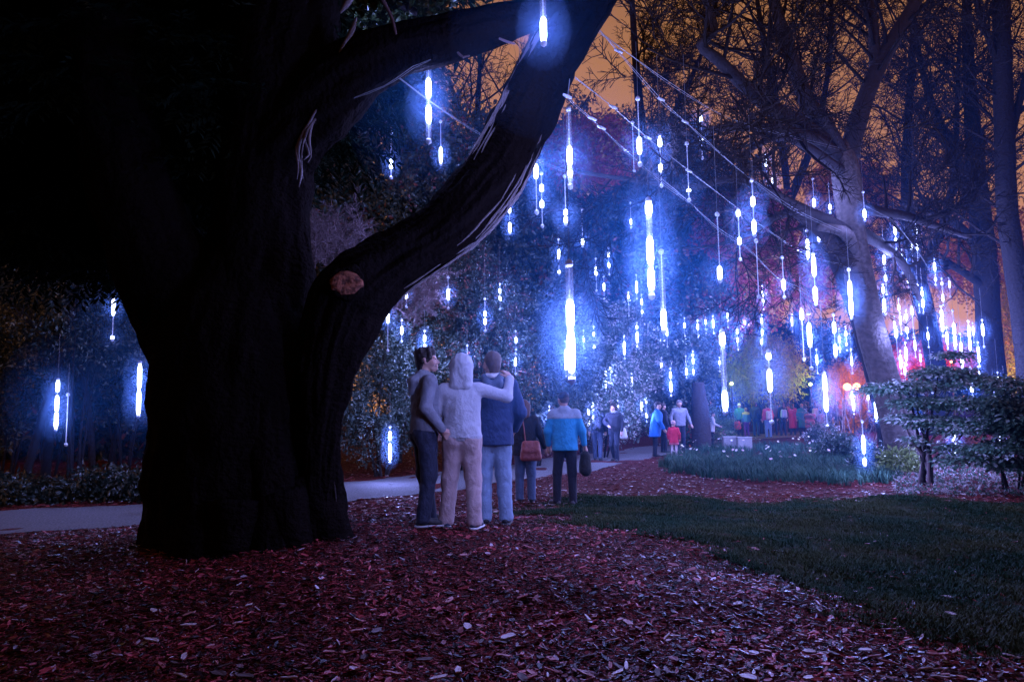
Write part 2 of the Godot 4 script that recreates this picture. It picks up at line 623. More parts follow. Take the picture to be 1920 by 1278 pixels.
func person(called: String, label: String, category: String, group: String, foot: Vector3, yaw: float, H: float, o := {}) -> Node3D:
	var t := thing(called, label, category, foot, yaw, group)
	t.scale = Vector3.ONE * (H / 1.75)
	var fine: bool = o.get("fine", false)
	var cell: float = o.get("cell", 0.013 if fine else 0.024)
	var wide: float = o.get("wide", 1.0)
	var baggy: float = o.get("baggy", 1.0)
	var lean: Vector3 = o.get("lean", Vector3.ZERO)                     # how far the shoulders lean from the hips
	var J := {}
	J.hl = Vector3(0.085, 0.93, 0)
	J.hr = Vector3(-0.085, 0.93, 0)
	J.kl = o.get("kl", Vector3(0.10, 0.50, 0.02))
	J.kr = o.get("kr", Vector3(-0.10, 0.50, 0.02))
	J.al = o.get("al", Vector3(0.105, 0.09, -0.02))
	J.ar = o.get("ar", Vector3(-0.105, 0.09, -0.02))
	J.sl = Vector3(0.175 * wide, 1.41, -0.01) + lean
	J.sr = Vector3(-0.175 * wide, 1.41, -0.01) + lean
	J.el = o.get("el", Vector3(0.25 * wide, 1.14, -0.03) + lean * 0.6)
	J.er = o.get("er", Vector3(-0.25 * wide, 1.14, -0.03) + lean * 0.6)
	J.wl = o.get("wl", Vector3(0.25 * wide, 0.90, 0.06) + lean * 0.4)
	J.wr = o.get("wr", Vector3(-0.25 * wide, 0.90, 0.06) + lean * 0.4)
	var tl: float = o.get("toe_l", 0.15)                                 # toes out to the side, in radians
	var tr: float = o.get("toe_r", -0.15)
	var nk := Vector3(0, 1.47, -0.01) + lean
	var hy: float = o.get("head_yaw", 0.0)
	var ht: float = o.get("head_tilt", 0.0)
	var hs: float = o.get("head_scale", 1.07 if fine else 1.03)
	var hb := (Basis(Vector3.UP, hy) * Basis(Vector3.RIGHT, ht)).scaled(Vector3.ONE * hs)
	var hc := nk + Vector3(0, 0.04, 0) + hb * Vector3(0, 0.105, 0.025)      # middle of the head
	# the body: one continuous figure
	var head := []
	head.append([hc + hb * Vector3(0, 0.03, -0.012), hc, 0.1 * hs, 0.0, Vector3(0.76, 0.86, 0.96)])
	head.append([hc + hb * Vector3(0, -0.035, 0.022), hc + hb * Vector3(0, -0.078, 0.052), 0.058 * hs, 0.032 * hs])
	head.append([hc + hb * Vector3(0.03, -0.02, 0.05), hc + hb * Vector3(-0.03, -0.02, 0.05), 0.036 * hs, 0.036 * hs])
	head.append([nk - Vector3(0, 0.05, 0.01), hc + hb * Vector3(0, -0.05, -0.025), 0.056, 0.052])
	if fine:
		head.append([hc + hb * Vector3(0, 0.005, 0.083), hc + hb * Vector3(0, -0.028, 0.104), 0.010, 0.013])
		head.append([hc + hb * Vector3(0.014, -0.032, 0.09), hc + hb * Vector3(-0.014, -0.032, 0.09), 0.008, 0.008])
		head.append([hc + hb * Vector3(0.034, 0.018, 0.072), hc + hb * Vector3(-0.034, 0.018, 0.072), 0.013, 0.013])
		head.append([hc + hb * Vector3(0, -0.083, 0.078), hc + hb * Vector3(0, -0.085, 0.07), 0.017, 0.017])
		for s in [-1.0, 1.0]:
			head.append([hc + hb * Vector3(0.078 * s, 0.012, -0.012), hc + hb * Vector3(0.075 * s, -0.028, -0.004), 0.017, 0.010])
			head.append([hc + hb * Vector3(0.012 * s, -0.056, 0.084), hc + hb * Vector3(-0.012 * s, -0.058, 0.085), 0.009, 0.009])
	else:
		head.append([hc + hb * Vector3(0, 0.0, 0.085), hc + hb * Vector3(0, -0.028, 0.098), 0.012, 0.016])
		for s in [-1.0, 1.0]:
			head.append([hc + hb * Vector3(0.076 * s, 0.01, -0.01), hc + hb * Vector3(0.074 * s, -0.026, -0.005), 0.018, 0.012])
	var body := []
	for s in [0, 1]:
		var sx := 1.0 if s == 0 else -1.0
		var S: Vector3 = J.sl if s == 0 else J.sr
		var E2: Vector3 = J.el if s == 0 else J.er
		var W: Vector3 = J.wl if s == 0 else J.wr
		var K: Vector3 = J.kl if s == 0 else J.kr
		var A: Vector3 = J.al if s == 0 else J.ar
		var Hp: Vector3 = J.hl if s == 0 else J.hr
		body.append([Vector3(0.06 * sx, 1.32, 0) + lean, Vector3(0.055 * sx, 0.96, 0), 0.085, 0.085])
		body.append([nk - Vector3(0, 0.06, 0), S, 0.05, 0.045])
		body.append([S, E2, 0.042, 0.034])
		body.append([E2, W, 0.034, 0.025])
		body.append([Hp, K, 0.07, 0.048])
		body.append([K, A, 0.048, 0.034])
		body.append([A, A + Vector3(0, -0.05, 0.06), 0.032, 0.028])
		if not fine:
			body.append([W, W + (W - E2).normalized() * 0.09 + Vector3(0, 0, 0.01), 0.03, 0.036])
			body.append([W + (W - E2).normalized() * 0.09, W + (W - E2).normalized() * 0.15, 0.034, 0.02])
	var mb := MB.new()
	if fine:
		field(body + [[nk - Vector3(0, 0.06, 0), nk + Vector3(0, 0.03, 0), 0.05, 0.05]], 0.02, 0.04, mb)
		field(head, 0.0055, 0.016, mb)
		for s in [0, 1]:
			var W: Vector3 = J.wl if s == 0 else J.wr
			var E2: Vector3 = J.el if s == 0 else J.er
			var dirv: Vector3 = o.get("hand_l" if s == 0 else "hand_r", (W - E2).normalized())
			var palm: Vector3 = o.get("palm_l" if s == 0 else "palm_r", Vector3(-0.9 if s == 0 else 0.9, 0, 0.2))
			var hp := hand_shape(o.get("curl", 0.35))
			if s == 0:
				for e in hp:                        # the left hand mirrors the right one
					e[0].x *= -1.0
					e[1].x *= -1.0
			field(turned(hp, aim(dirv, palm), W), 0.004, 0.008, mb)
	else:
		field(body + head, cell, 0.03, mb)
	put("body", mb.mesh(), M.skin, t)
	if fine:
		for s in [-1.0, 1.0]:
			var eb := MB.new()
			field([[hc + hb * Vector3(0.031 * s, 0.008, 0.079), hc + hb * Vector3(0.031 * s, 0.008, 0.0795), 0.0095, 0.0095]], 0.004, 0.003, eb)
			put("eye", eb.mesh(), M.eye, t)
		put("lips", solid([[hc + hb * Vector3(0.015, -0.055, 0.090), hc + hb * Vector3(-0.015, -0.055, 0.090), 0.0055, 0.0055]], 0.003, 0.003), M.lip, t)
	# trousers
	var b := baggy
	if o.has("trousers"):
		var leg := []
		for s in [0, 1]:
			var sx := 1.0 if s == 0 else -1.0
			var K: Vector3 = J.kl if s == 0 else J.kr
			var A: Vector3 = J.al if s == 0 else J.ar
			var Hp: Vector3 = J.hl if s == 0 else J.hr
			leg.append([Vector3(0.065 * sx, 1.02, -0.005), Vector3(0.075 * sx, 0.90, -0.02), 0.098, 0.115 * lerpf(1.0, b, 0.5)])
			leg.append([Hp - Vector3(0, 0.04, 0), K, 0.098 * b, 0.072 * b])
			leg.append([K, A + Vector3(0, -0.02, 0.005), 0.070 * b, 0.062 * b])
		put("trousers", solid(leg, cell, 0.035, 0.035, 0.009 if fine else 0.0, minf(1.06, o.get("hem", 0.88) + 0.05)), cloth(o.trousers), t)
	# shoes
	var sh := MB.new()
	var so := MB.new()
	for s in [0, 1]:
		var A: Vector3 = J.al if s == 0 else J.ar
		var fd := Basis(Vector3.UP, tl if s == 0 else tr)
		var c := Vector3(A.x, A.y - 0.09, A.z)
		var up := A.y - 0.09
		field([[c + Vector3(0, 0.055, 0), c + fd * Vector3(0, 0.045, 0.13), 0.046, 0.038], [c + fd * Vector3(0, 0.045, -0.03), c + Vector3(0, 0.10, 0), 0.04, 0.042], [c + fd * Vector3(0, 0.04, 0.13), c + fd * Vector3(0, 0.035, 0.17), 0.04, 0.03]], 0.012 if fine else 0.02, 0.02, sh, up + 0.014)
		field([[c + fd * Vector3(0, 0.02, -0.035), c + fd * Vector3(0, 0.02, 0.17), 0.047, 0.042]], 0.009 if fine else 0.02, 0.01, so, up + 0.001, 0.0, up + 0.024)
	put("shoes", sh.mesh(), cloth(o.get("shoes", Color(0.015, 0.015, 0.02)), 0.6), t)
	put("soles", so.mesh(), cloth(o.get("soles", Color(0.03, 0.03, 0.035)), 0.7), t)
	# coat or jacket
	var coat := []
	var hem: float = o.get("hem", 0.88)
	var cw: float = o.get("coat_wide", 1.0)
	for s in [0, 1]:
		var sx := 1.0 if s == 0 else -1.0
		var S: Vector3 = J.sl if s == 0 else J.sr
		var E2: Vector3 = J.el if s == 0 else J.er
		var W: Vector3 = J.wl if s == 0 else J.wr
		coat.append([Vector3(0.085 * sx * wide, 1.33, -0.005) + lean, Vector3(0.075 * sx * wide, 1.05, -0.005) + lean * 0.3, 0.112 * cw, 0.11 * cw])
		coat.append([Vector3(0.075 * sx * wide, 1.05, -0.005) + lean * 0.3, Vector3(0.078 * sx, minf(hem, 0.92) - 0.05, -0.01), 0.11 * cw, 0.122 * cw * o.get("flare", 1.0)])
		coat.append([Vector3(0, 1.30, -0.012) + lean, Vector3(0, minf(hem, 0.92) - 0.05, -0.012), 0.125 * cw, 0.128 * cw * o.get("flare", 1.0)])
		coat.append([nk - Vector3(0, 0.03, 0.01), S - Vector3(0, 0.015, 0), 0.068, 0.066])
		coat.append([S, E2, 0.068 * cw, 0.058 * cw])
		coat.append([E2, W - (W - E2).normalized() * 0.02, 0.058 * cw, 0.044 * cw])
	if o.get("collar", true):
		coat.append([nk + Vector3(0.03, 0.0, -0.02), nk + Vector3(-0.03, 0.0, -0.02), 0.062, 0.062])
	var cc: Color = o.get("coat", Color(0.1, 0.1, 0.1))
	put("jacket", solid(coat, cell, 0.03, hem, 0.006 if fine else 0.0), cloth(cc), t)
	if o.get("band", false):
		var bd := []
		for sx in [-1.0, 0.0, 1.0]:
			bd.append([Vector3(0.08 * sx, hem + 0.03, -0.012), Vector3(0.08 * sx, hem + 0.0, -0.012), 0.128 * cw, 0.126 * cw])
		put("hem_band", solid(bd, cell * 0.8, 0.03, hem - 0.035, 0.004, hem + 0.03), cloth(cc * 0.85), t)
	if o.has("yoke"):
		var yk := []
		for e in coat:
			yk.append([e[0], e[1], e[2] + 0.006, e[3] + 0.006])
		put("yoke", solid(yk, cell, 0.03, 1.33), cloth(o.yoke), t)
	if o.has("hood_down"):
		var hd := [[nk + Vector3(0.075, 0.02, -0.045), nk + Vector3(0.05, -0.05, -0.115), 0.042, 0.05], [nk + Vector3(-0.075, 0.02, -0.045), nk + Vector3(-0.05, -0.05, -0.115), 0.042, 0.05], [nk + Vector3(0.05, -0.05, -0.115), nk + Vector3(0, -0.14, -0.13), 0.05, 0.045], [nk + Vector3(-0.05, -0.05, -0.115), nk + Vector3(0, -0.14, -0.13), 0.05, 0.045], [nk + Vector3(0.07, 0.02, -0.04), nk + Vector3(0.06, 0.0, 0.05), 0.034, 0.03], [nk + Vector3(-0.07, 0.02, -0.04), nk + Vector3(-0.06, 0.0, 0.05), 0.034, 0.03]]
		put("hood", solid(hd, cell, 0.03, -99.0, 0.012), cloth(o.hood_down), t)
	if o.has("lining"):
		var ln := [[nk + Vector3(0.06, 0.045, -0.055), nk + Vector3(0, 0.035, -0.085), 0.024, 0.026], [nk + Vector3(-0.06, 0.045, -0.055), nk + Vector3(0, 0.035, -0.085), 0.024, 0.026]]
		put("collar", solid(ln, 0.01, 0.02), cloth(o.lining), t)
	# head wear and hair
	var style: String = o.get("hair_style", "short")
	var hair := []
	if style == "hood":
		hair = [[hc + hb * Vector3(0, 0.03, -0.02), hc, 0.13 * hs, 0.0, Vector3(0.92, 0.98, 1.0)], [hc + hb * Vector3(0.0, 0.06, -0.08), hc + hb * Vector3(0, 0.10, -0.07), 0.07, 0.05], [hc + hb * Vector3(0.03, -0.06, -0.04), nk + Vector3(0.05, -0.02, -0.03), 0.085, 0.08], [hc + hb * Vector3(-0.03, -0.06, -0.04), nk + Vector3(-0.05, -0.02, -0.03), 0.085, 0.08]]
		put("hood", solid(hair, cell, 0.04, -99.0, 0.013), cloth(cc), t)
	elif style == "cap":
		hair = [[hc + hb * Vector3(0, 0.045, -0.012), hc, 0.103 * hs, 0.0, Vector3(0.82, 0.84, 1.0)], [hc + hb * Vector3(0.0, 0.05, 0.06), hc + hb * Vector3(0, 0.045, 0.13), 0.04, 0.025]]
		put("cap", solid(hair, cell * 0.7, 0.02, hc.y + 0.015), cloth(o.get("hat", Color(0.02, 0.02, 0.03))), t)
		put("hair", solid([[hc + hb * Vector3(0, 0.02, -0.03), hc, 0.1 * hs, 0.0, Vector3(0.78, 0.8, 0.85)]], cell * 0.7, 0.02, hc.y - 0.06, 0.0, hc.y + 0.05), cloth(o.get("hair", Color(0.05, 0.03, 0.025))), t)
	elif style == "beanie":
		hair = [[hc + hb * Vector3(0, 0.045, -0.015), hc, 0.108 * hs, 0.0, Vector3(0.84, 0.95, 0.98)]]
		put("knitted_hat", solid(hair, cell * 0.7, 0.02, hc.y + 0.0), cloth(o.get("hat", Color(0.5, 0.5, 0.5))), t)
	else:
		hair = [[hc + hb * Vector3(0, 0.045, -0.022), hc, 0.108 * hs, 0.0, Vector3(0.79, 0.86, 0.93)], [hc + hb * Vector3(0, -0.01, -0.055), hc + hb * Vector3(0, -0.055, -0.055), 0.064 * hs, 0.05 * hs], [hc + hb * Vector3(0, 0.07, 0.04), hc + hb * Vector3(0, 0.075, 0.05), 0.045 * hs, 0.04 * hs]]
		if style == "tousled":
			for i in 26:
				var a := i * 2.399
				var e := Vector3(cos(a) * 0.07, 0.045 + 0.055 * sin(i * 1.3), -0.02 + sin(a) * 0.075)
				hair.append([hc + hb * e, hc + hb * (e * 1.12 + Vector3(0, 0.012, 0)), 0.026, 0.012])
			for s in [-1.0, 1.0]:
				hair.append([hc + hb * Vector3(0.068 * s, 0.06, 0.04), hc + hb * Vector3(0.074 * s, 0.02, 0.035), 0.022, 0.014])
		if style == "long":
			for s in [-1.0, 1.0]:
				hair.append([hc + hb * Vector3(0.06 * s, 0.03, -0.02), nk + Vector3(0.06 * s, 0.01, -0.05), 0.05, 0.045])
			hair.append([hc + hb * Vector3(0, 0.0, -0.06), nk + Vector3(0, 0.0, -0.08), 0.065, 0.06])
		put("hair", solid(hair, 0.007 if fine else cell * 0.7, 0.012 if fine else 0.02, -99.0, 0.0), cloth(o.get("hair", Color(0.04, 0.022, 0.018)), 0.65), t)
	if o.has("scarf"):
		put("scarf", solid([[nk + Vector3(0.05, 0.03, -0.03), nk + Vector3(0.04, 0.02, 0.05), 0.042, 0.04], [nk + Vector3(-0.05, 0.03, -0.03), nk + Vector3(-0.04, 0.02, 0.05), 0.042, 0.04], [nk + Vector3(0.05, 0.03, -0.04), nk + Vector3(-0.05, 0.03, -0.04), 0.045, 0.045]], cell, 0.02), cloth(o.scarf), t)
	if o.has("skirt"):
		put("skirt", solid([[Vector3(0.06, 0.95, 0), Vector3(0.10, o.skirt_hem - 0.05, 0), 0.11, 0.16], [Vector3(-0.06, 0.95, 0), Vector3(-0.10, o.skirt_hem - 0.05, 0), 0.11, 0.16]], cell, 0.04, o.skirt_hem), cloth(o.skirt), t)
	if o.has("tights"):
		var tg := []
		for s in [0, 1]:
			var K: Vector3 = J.kl if s == 0 else J.kr
			var A: Vector3 = J.al if s == 0 else J.ar
			tg.append([Vector3(K.x, 0.85, 0), K, 0.09, 0.062])
			tg.append([K, A, 0.062, 0.045])
		put("tights", solid(tg, cell, 0.03), cloth(o.tights), t)
	if o.has("backpack"):
		put("backpack", solid([[Vector3(0.07, 1.30, -0.19) + lean, Vector3(0.08, 1.02, -0.19), 0.085, 0.10], [Vector3(-0.07, 1.30, -0.19) + lean, Vector3(-0.08, 1.02, -0.19), 0.085, 0.10]], cell, 0.04), cloth(o.backpack), t)
	return t

# ---------------------------------------------------------------- hanging light tubes
var tubes := []
func T(px: float, y0: float, y1: float, d: float, lit: Array, own := "") -> void:
	tubes.append({"px": px, "y0": y0, "y1": y1, "d": d, "lit": lit, "own": own})

func zone(e: Dictionary) -> String:
	var y: float = (e.y0 + e.y1) * 0.5
	if e.px < 400:
		return "beyond the great trunk"
	if e.px < 1000:
		return "under the upper limb" if y < 345 else "behind the standing trio"
	if e.px < 1330:
		return "high between both trees" if y < 460 else ("over the path's end" if y < 640 else "low before path shrubs")
	if e.px < 1645:
		return "under the leaning tree's boughs" if y < 480 else ("high above the crowd" if y < 640 else "just above the crowd")
	if y < 500:
		return "high past the leaning trunk"
	return "halfway past the leaning trunk" if y < 640 else "around the layered shrub"

func ordinal(n: int) -> String:
	var w := ["first", "second", "third", "fourth", "fifth", "sixth", "seventh", "eighth", "ninth", "tenth", "eleventh", "twelfth", "thirteenth", "fourteenth", "fifteenth", "sixteenth", "seventeenth", "eighteenth", "nineteenth", "twentieth"]
	return w[n] if n < 20 else "%dth" % (n + 1)

func build_tubes() -> void:
	var by := {}
	for e in tubes:
		var z := zone(e)
		if not by.has(z):
			by[z] = []
		by[z].append(e)
	for z in by:
		by[z].sort_custom(func(a, b): return a.px < b.px)
		for i in by[z].size():
			by[z][i].nth = ordinal(i)
			by[z][i].zone = z
	var glow := MB.new()          # a lit stretch: unit length, tapering at both ends
	var ys := [-0.5, -0.44, -0.3, 0.0, 0.3, 0.44, 0.5]
	var rs := [0.35, 0.75, 1.0, 1.0, 1.0, 0.75, 0.35]
	var gp := []
	for y in ys:
		gp.append(Vector3(0, y, 0))
	glow.tube(gp, rs, 10)
	var glow_mesh := glow.mesh()
	var shell := CylinderMesh.new()
	shell.top_radius = 1.0
	shell.bottom_radius = 1.0
	shell.height = 1.0
	shell.radial_segments = 12
	shell.rings = 1
	shell.cap_top = false
	shell.cap_bottom = false
	var stick := CylinderMesh.new()
	stick.top_radius = 1.0
	stick.bottom_radius = 1.0
	stick.height = 1.0
	stick.radial_segments = 6
	stick.rings = 1
	var tip := MB.new()
	tip.tube([Vector3(0, 0.02, 0), Vector3(0, 0.0, 0), Vector3(0, -0.02, 0), Vector3(0, -0.035, 0)], [0.022, 0.029, 0.024, 0.006], 10)
	var tip_mesh := tip.mesh()
	for e in tubes:
		var d: float = e.d
		var long: float = (e.y1 - e.y0) / F * d
		var top := at(e.px, e.y0, d)
		var n: int = e.lit.size() / 2
		var state: String = "unlit" if n == 0 else (["lit in one spot", "lit in two spots", "lit in three spots"][n - 1])
		if n == 1:
			var share: float = (e.lit[1] - e.lit[0]) / (e.y1 - e.y0)
			var mid: float = ((e.lit[1] + e.lit[0]) * 0.5 - e.y0) / (e.y1 - e.y0)
			state = "mostly lit" if share > 0.55 else ("lit near its foot" if mid > 0.6 else ("lit near its top" if mid < 0.4 else "lit at its middle"))
		var size := "large" if d < 7.6 else ("small" if d > 13.5 else "middling")
		var label: String = e.own if e.own != "" else "%s tube light %s, %s from left %s" % [size, state, e.nth, e.zone]
		var t := thing("light_tube", label, "tube light", top, 0.0, "tube lights hung in the trees")
		var rad := 0.026 if d < 9.0 else 0.028
		if d < 7.7:
			var s := put("tube", shell, M.clear, t)
			s.scale = Vector3(rad, long, rad)
			s.position.y = -long * 0.5
		var c := put("light_strip", stick, M.core, t)
		c.scale = Vector3(0.006, long * 0.98, 0.006)
		c.position.y = -long * 0.5
		if d < 9.0:
			var led := MB.new()
			var yy := 0.02
			while yy < long - 0.02:
				led.box(Vector3(0, -yy, 0.0075), Vector3(0.0055, 0.0055, 0.003))
				led.box(Vector3(0, -yy, -0.0075), Vector3(0.0055, 0.0055, 0.003))
				yy += 0.033
			put("led_dots", led.mesh(true), M.led, t).set_meta("kind", "stuff")
		var cp := put("cap", tip_mesh, M.cap, t)
		cp.position.y = -long
		var tp := put("cap", tip_mesh, M.cap, t)
		tp.rotation.x = PI
		var wire := put("hanging_wire", stick, M.wire, t)
		var wl := R(0.5, 1.3)
		wire.scale = Vector3(0.0025, wl, 0.0025)
		wire.position.y = wl * 0.5 + 0.02
		for k in n:
			var a: float = (e.lit[k * 2] - e.y0) / F * d
			var b: float = (e.lit[k * 2 + 1] - e.y0) / F * d
			var parts := maxi(1, int(ceil((b - a) / 0.42)))
			for q in parts:
				var l := (b - a) / parts
				var y := -(a + l * (q + 0.5))
				var g := put("lit_stretch", glow_mesh, M.glow, t)
				g.scale = Vector3(rad * 1.12, l, rad * 1.12)
				g.position.y = y
				var lamp := OmniLight3D.new()
				lamp.name = "glow_light"
				lamp.light_color = LIGHT
				lamp.light_energy = clampf(l, 0.04, 0.4) * POWER * (0.38 if e.px < 300.0 else (1.5 if d < 7.0 else (1.0 if d < 12.0 else (FARPOWER if d < 21.0 or e.px < 1330 else FARPOWER * (2.0 if e.px < 1645.0 else 0.7)))))
				lamp.light_size = 0.02
				lamp.omni_range = 60.0
				lamp.omni_attenuation = 2.0
				lamp.shadow_enabled = true
				lamp.position.y = y
				t.add_child(lamp, true)
				if d < 8.8 or e.px < 300.0:
					bloom_round(top + Vector3(0, y, 0), HALO, l, M.bloom_mist)
				if d < 12.5:
					bloom_round(top + Vector3(0, y, 0), 0.24, l, M.bloom_mist_near)
			if d >= 12.5:
				bloom_round(top - Vector3(0, (a + b) * 0.5, 0), 0.13 + d * 0.005, b - a, M.bloom_mist_near)

func bloom_round(where: Vector3, r: float, l: float, m: Material) -> void:  # added fog pocket imitating lens bloom round a lit stretch
	var fog := FogVolume.new()
	fog.name = "bloom_mist"
	fog.shape = RenderingServer.FOG_VOLUME_SHAPE_ELLIPSOID
	fog.size = Vector3(r * 2.0, r * 2.0 + l, r * 2.0)
	fog.material = m
	bloom_mist.add_child(fog, true)
	fog.position = where

const LIGHT := Color(0.56, 0.61, 1.0)
const POWER := 9.0
const FARPOWER := 1.1
const HALO := 0.8

# ---------------------------------------------------------------- flat ground pieces that follow the ground
func sheet(poly: PackedVector2Array, cell: float, lift: float) -> ArrayMesh:
	var mb := MB.new()
	var lo := poly[0]
	var hi := poly[0]
	for p in poly:
		lo = lo.min(p)
		hi = hi.max(p)
	var x := lo.x
	while x < hi.x:
		var z := lo.y
		while z < hi.y:
			var q := PackedVector2Array([Vector2(x, z), Vector2(x + cell, z), Vector2(x + cell, z + cell), Vector2(x, z + cell)])
			for piece in Geometry2D.intersect_polygons(q, poly):
				var idx := Geometry2D.triangulate_polygon(piece)
				var k := mb.v.size()
				for p in piece:
					mb.v.append(Vector3(p.x, gy(p.x, p.y) + lift, p.y))
				for i in range(0, idx.size(), 3):
					var a := piece[idx[i]]
					var b := piece[idx[i + 1]]
					var c := piece[idx[i + 2]]
					if (b - a).cross(c - a) > 0.0:
						mb.tri(k + idx[i], k + idx[i + 1], k + idx[i + 2])
					else:
						mb.tri(k + idx[i], k + idx[i + 2], k + idx[i + 1])
			z += cell
		x += cell
	return mb.mesh()

func ragged(pts: Array, rough: float) -> PackedVector2Array:      # a closed outline through ground points, with an uneven edge
	var out := PackedVector2Array()
	var n := pts.size()
	for i in n:
		var a: Vector2 = pts[i]
		var b: Vector2 = pts[(i + 1) % n]
		var k := maxi(1, int((b - a).length() / 0.35))
		for j in k:
			var p := a.lerp(b, float(j) / k)
			p += Vector2(noise.get_noise_2d(p.x * 90.0, p.y * 90.0), noise.get_noise_2d(p.y * 90.0 + 300.0, p.x * 90.0)) * rough
			out.append(p)
	return out

func g2(px: float, py: float) -> Vector2:
	var p := on_ground(px, py)
	return Vector2(p.x, p.z)

func edge_share(p: Vector3, poly: PackedVector2Array, reach: float) -> float:     # how much of the neighbourhood lies outside
	var n := 0
	for o in [Vector3(reach, 0, 0), Vector3(-reach, 0, 0), Vector3(0, 0, reach), Vector3(0, 0, -reach)]:
		if not inside(p + o * R(0.3, 1.0), poly):
			n += 1
	return n / 4.0

func inside(p: Vector3, poly: PackedVector2Array) -> bool:
	return Geometry2D.is_point_in_polygon(Vector2(p.x, p.z), poly)

func evergreen(called: String, label: String, px: float, py: float, d: float, r: Vector3, n: int, mesh: Mesh, a: Color, b: Color, hi: Color, share := 0.1, size := 1.0, category := "shrub", group := "", clump := 0.6) -> Node3D:
	var c := at(px, py, d)
	var base := Vector3(c.x, gy(c.x, c.z), c.z)
	var t := thing(called, label, category, base, 0.0, group)
	leaf_crown(t, c, r, n, mesh, M.leaf, a, b, hi, share, size, clump)
	if category == "tree":
		var q := smooth_path([[Vector3(0, -0.2, 0), 0.22], [(c - base) * 0.5 + Vector3(0.15, 0, 0.1), 0.16], [c - base, 0.10], [c - base + Vector3(0, r.y * 0.8, 0), 0.03]], 0.4)
		var mb := MB.new()
		mb.tube(q[0], q[1], 8)
		put("trunk", mb.mesh(), M.bark_mid, t)
	else:
		shrub_stems(t, r.x * 0.6, (c.y - base.y) * 1.1 + r.y * 0.3, 5, 0.035, M.bark_mid)
	return t

func spot_lamp(label: String, px: float, py: float, d: float, col: Color, energy: float, size: float, twin := false) -> void:
	var p := at(px, py, d)
	var base := Vector3(p.x, gy(p.x, p.z), p.z)
	var t := thing("garden_lamp", label, "lamp", base)
	var mb := MB.new()
	mb.tube([Vector3(0, -0.1, 0), Vector3(0, p.y - base.y - size, 0)], [0.035, 0.03], 8)
	put("post", mb.mesh(), M.metal, t)
	var em := StandardMaterial3D.new()
	em.albedo_color = col
	em.emission_enabled = true
	em.emission = col.lerp(Color.WHITE, 0.35)
	em.emission_energy_multiplier = 5.0
	for s in ([-1.0, 1.0] if twin else [0.0]):
		var sp := SphereMesh.new()
		sp.radius = size
		sp.height = size * 2.0
		sp.radial_segments = 14
		sp.rings = 8
		var bulb := put("bulb", sp, em, t)
		bulb.position = Vector3(s * size * 1.25, p.y - base.y, 0)
		var l := OmniLight3D.new()
		l.name = "lamp_light"
		l.light_color = col
		l.light_energy = energy
		l.light_size = size * 0.8
		l.omni_range = 60.0
		l.omni_attenuation = 2.0
		l.shadow_enabled = true
		l.position = bulb.position
		t.add_child(l, true)
		if twin:  # added fog pocket gives the twin lamp its bloom
			var fog := FogVolume.new()
			fog.name = "bloom_mist"
			fog.shape = RenderingServer.FOG_VOLUME_SHAPE_ELLIPSOID
			fog.size = Vector3.ONE * 2.6
			var fm := FogMaterial.new()
			fm.albedo = lin(1.0, 0.6, 0.4)
			fm.density = 0.02
			fog.material = fm
			bloom_mist.add_child(fog, true)
			fog.position = base + bulb.position

func limb(parent: Node3D, called: String, c: Array, m: Material, n: int, amp: float, along := 1.2, around := 5.0, step := 0.07) -> void:
	var q := px_path(c, step)
	var pts := []
	for p in q[0]:
		pts.append(p - parent.position)
	var mb := MB.new()
	mb.tube(pts, q[1], n, noise if amp > 0.0 else null, amp, along, around)
	put(called, mb.mesh(), m, parent)

func sub_boughs(parent: Node3D, c: Array, tips: Array, count: int, length: float, rad: float, level: int, from := 0.25) -> void:   # side branches along a limb given by pixels
	var q := px_path(c, 0.25)
	var mb := MB.new()
	var own := []
	var m: int = q[0].size()
	for k in count:
		var i := int(lerpf(m * from, m - 2, (k + R(0, 0.9)) / count))
		var a: Vector3 = q[0][i]
		var t: Vector3 = (q[0][mini(i + 1, m - 1)] - a).normalized()
		var d := (t * R(0.3, 0.8) + t.cross(rdir()).normalized() + Vector3.UP * 0.25).normalized()
		grow(mb, a - parent.position, d, length * R(0.6, 1.2), minf(rad, q[1][i] * 0.6), level, own)
	for e in own:
		tips.append([e[0] + parent.position, e[1]])
	put("branches", mb.mesh(), M.twig, parent).set_meta("kind", "stuff")

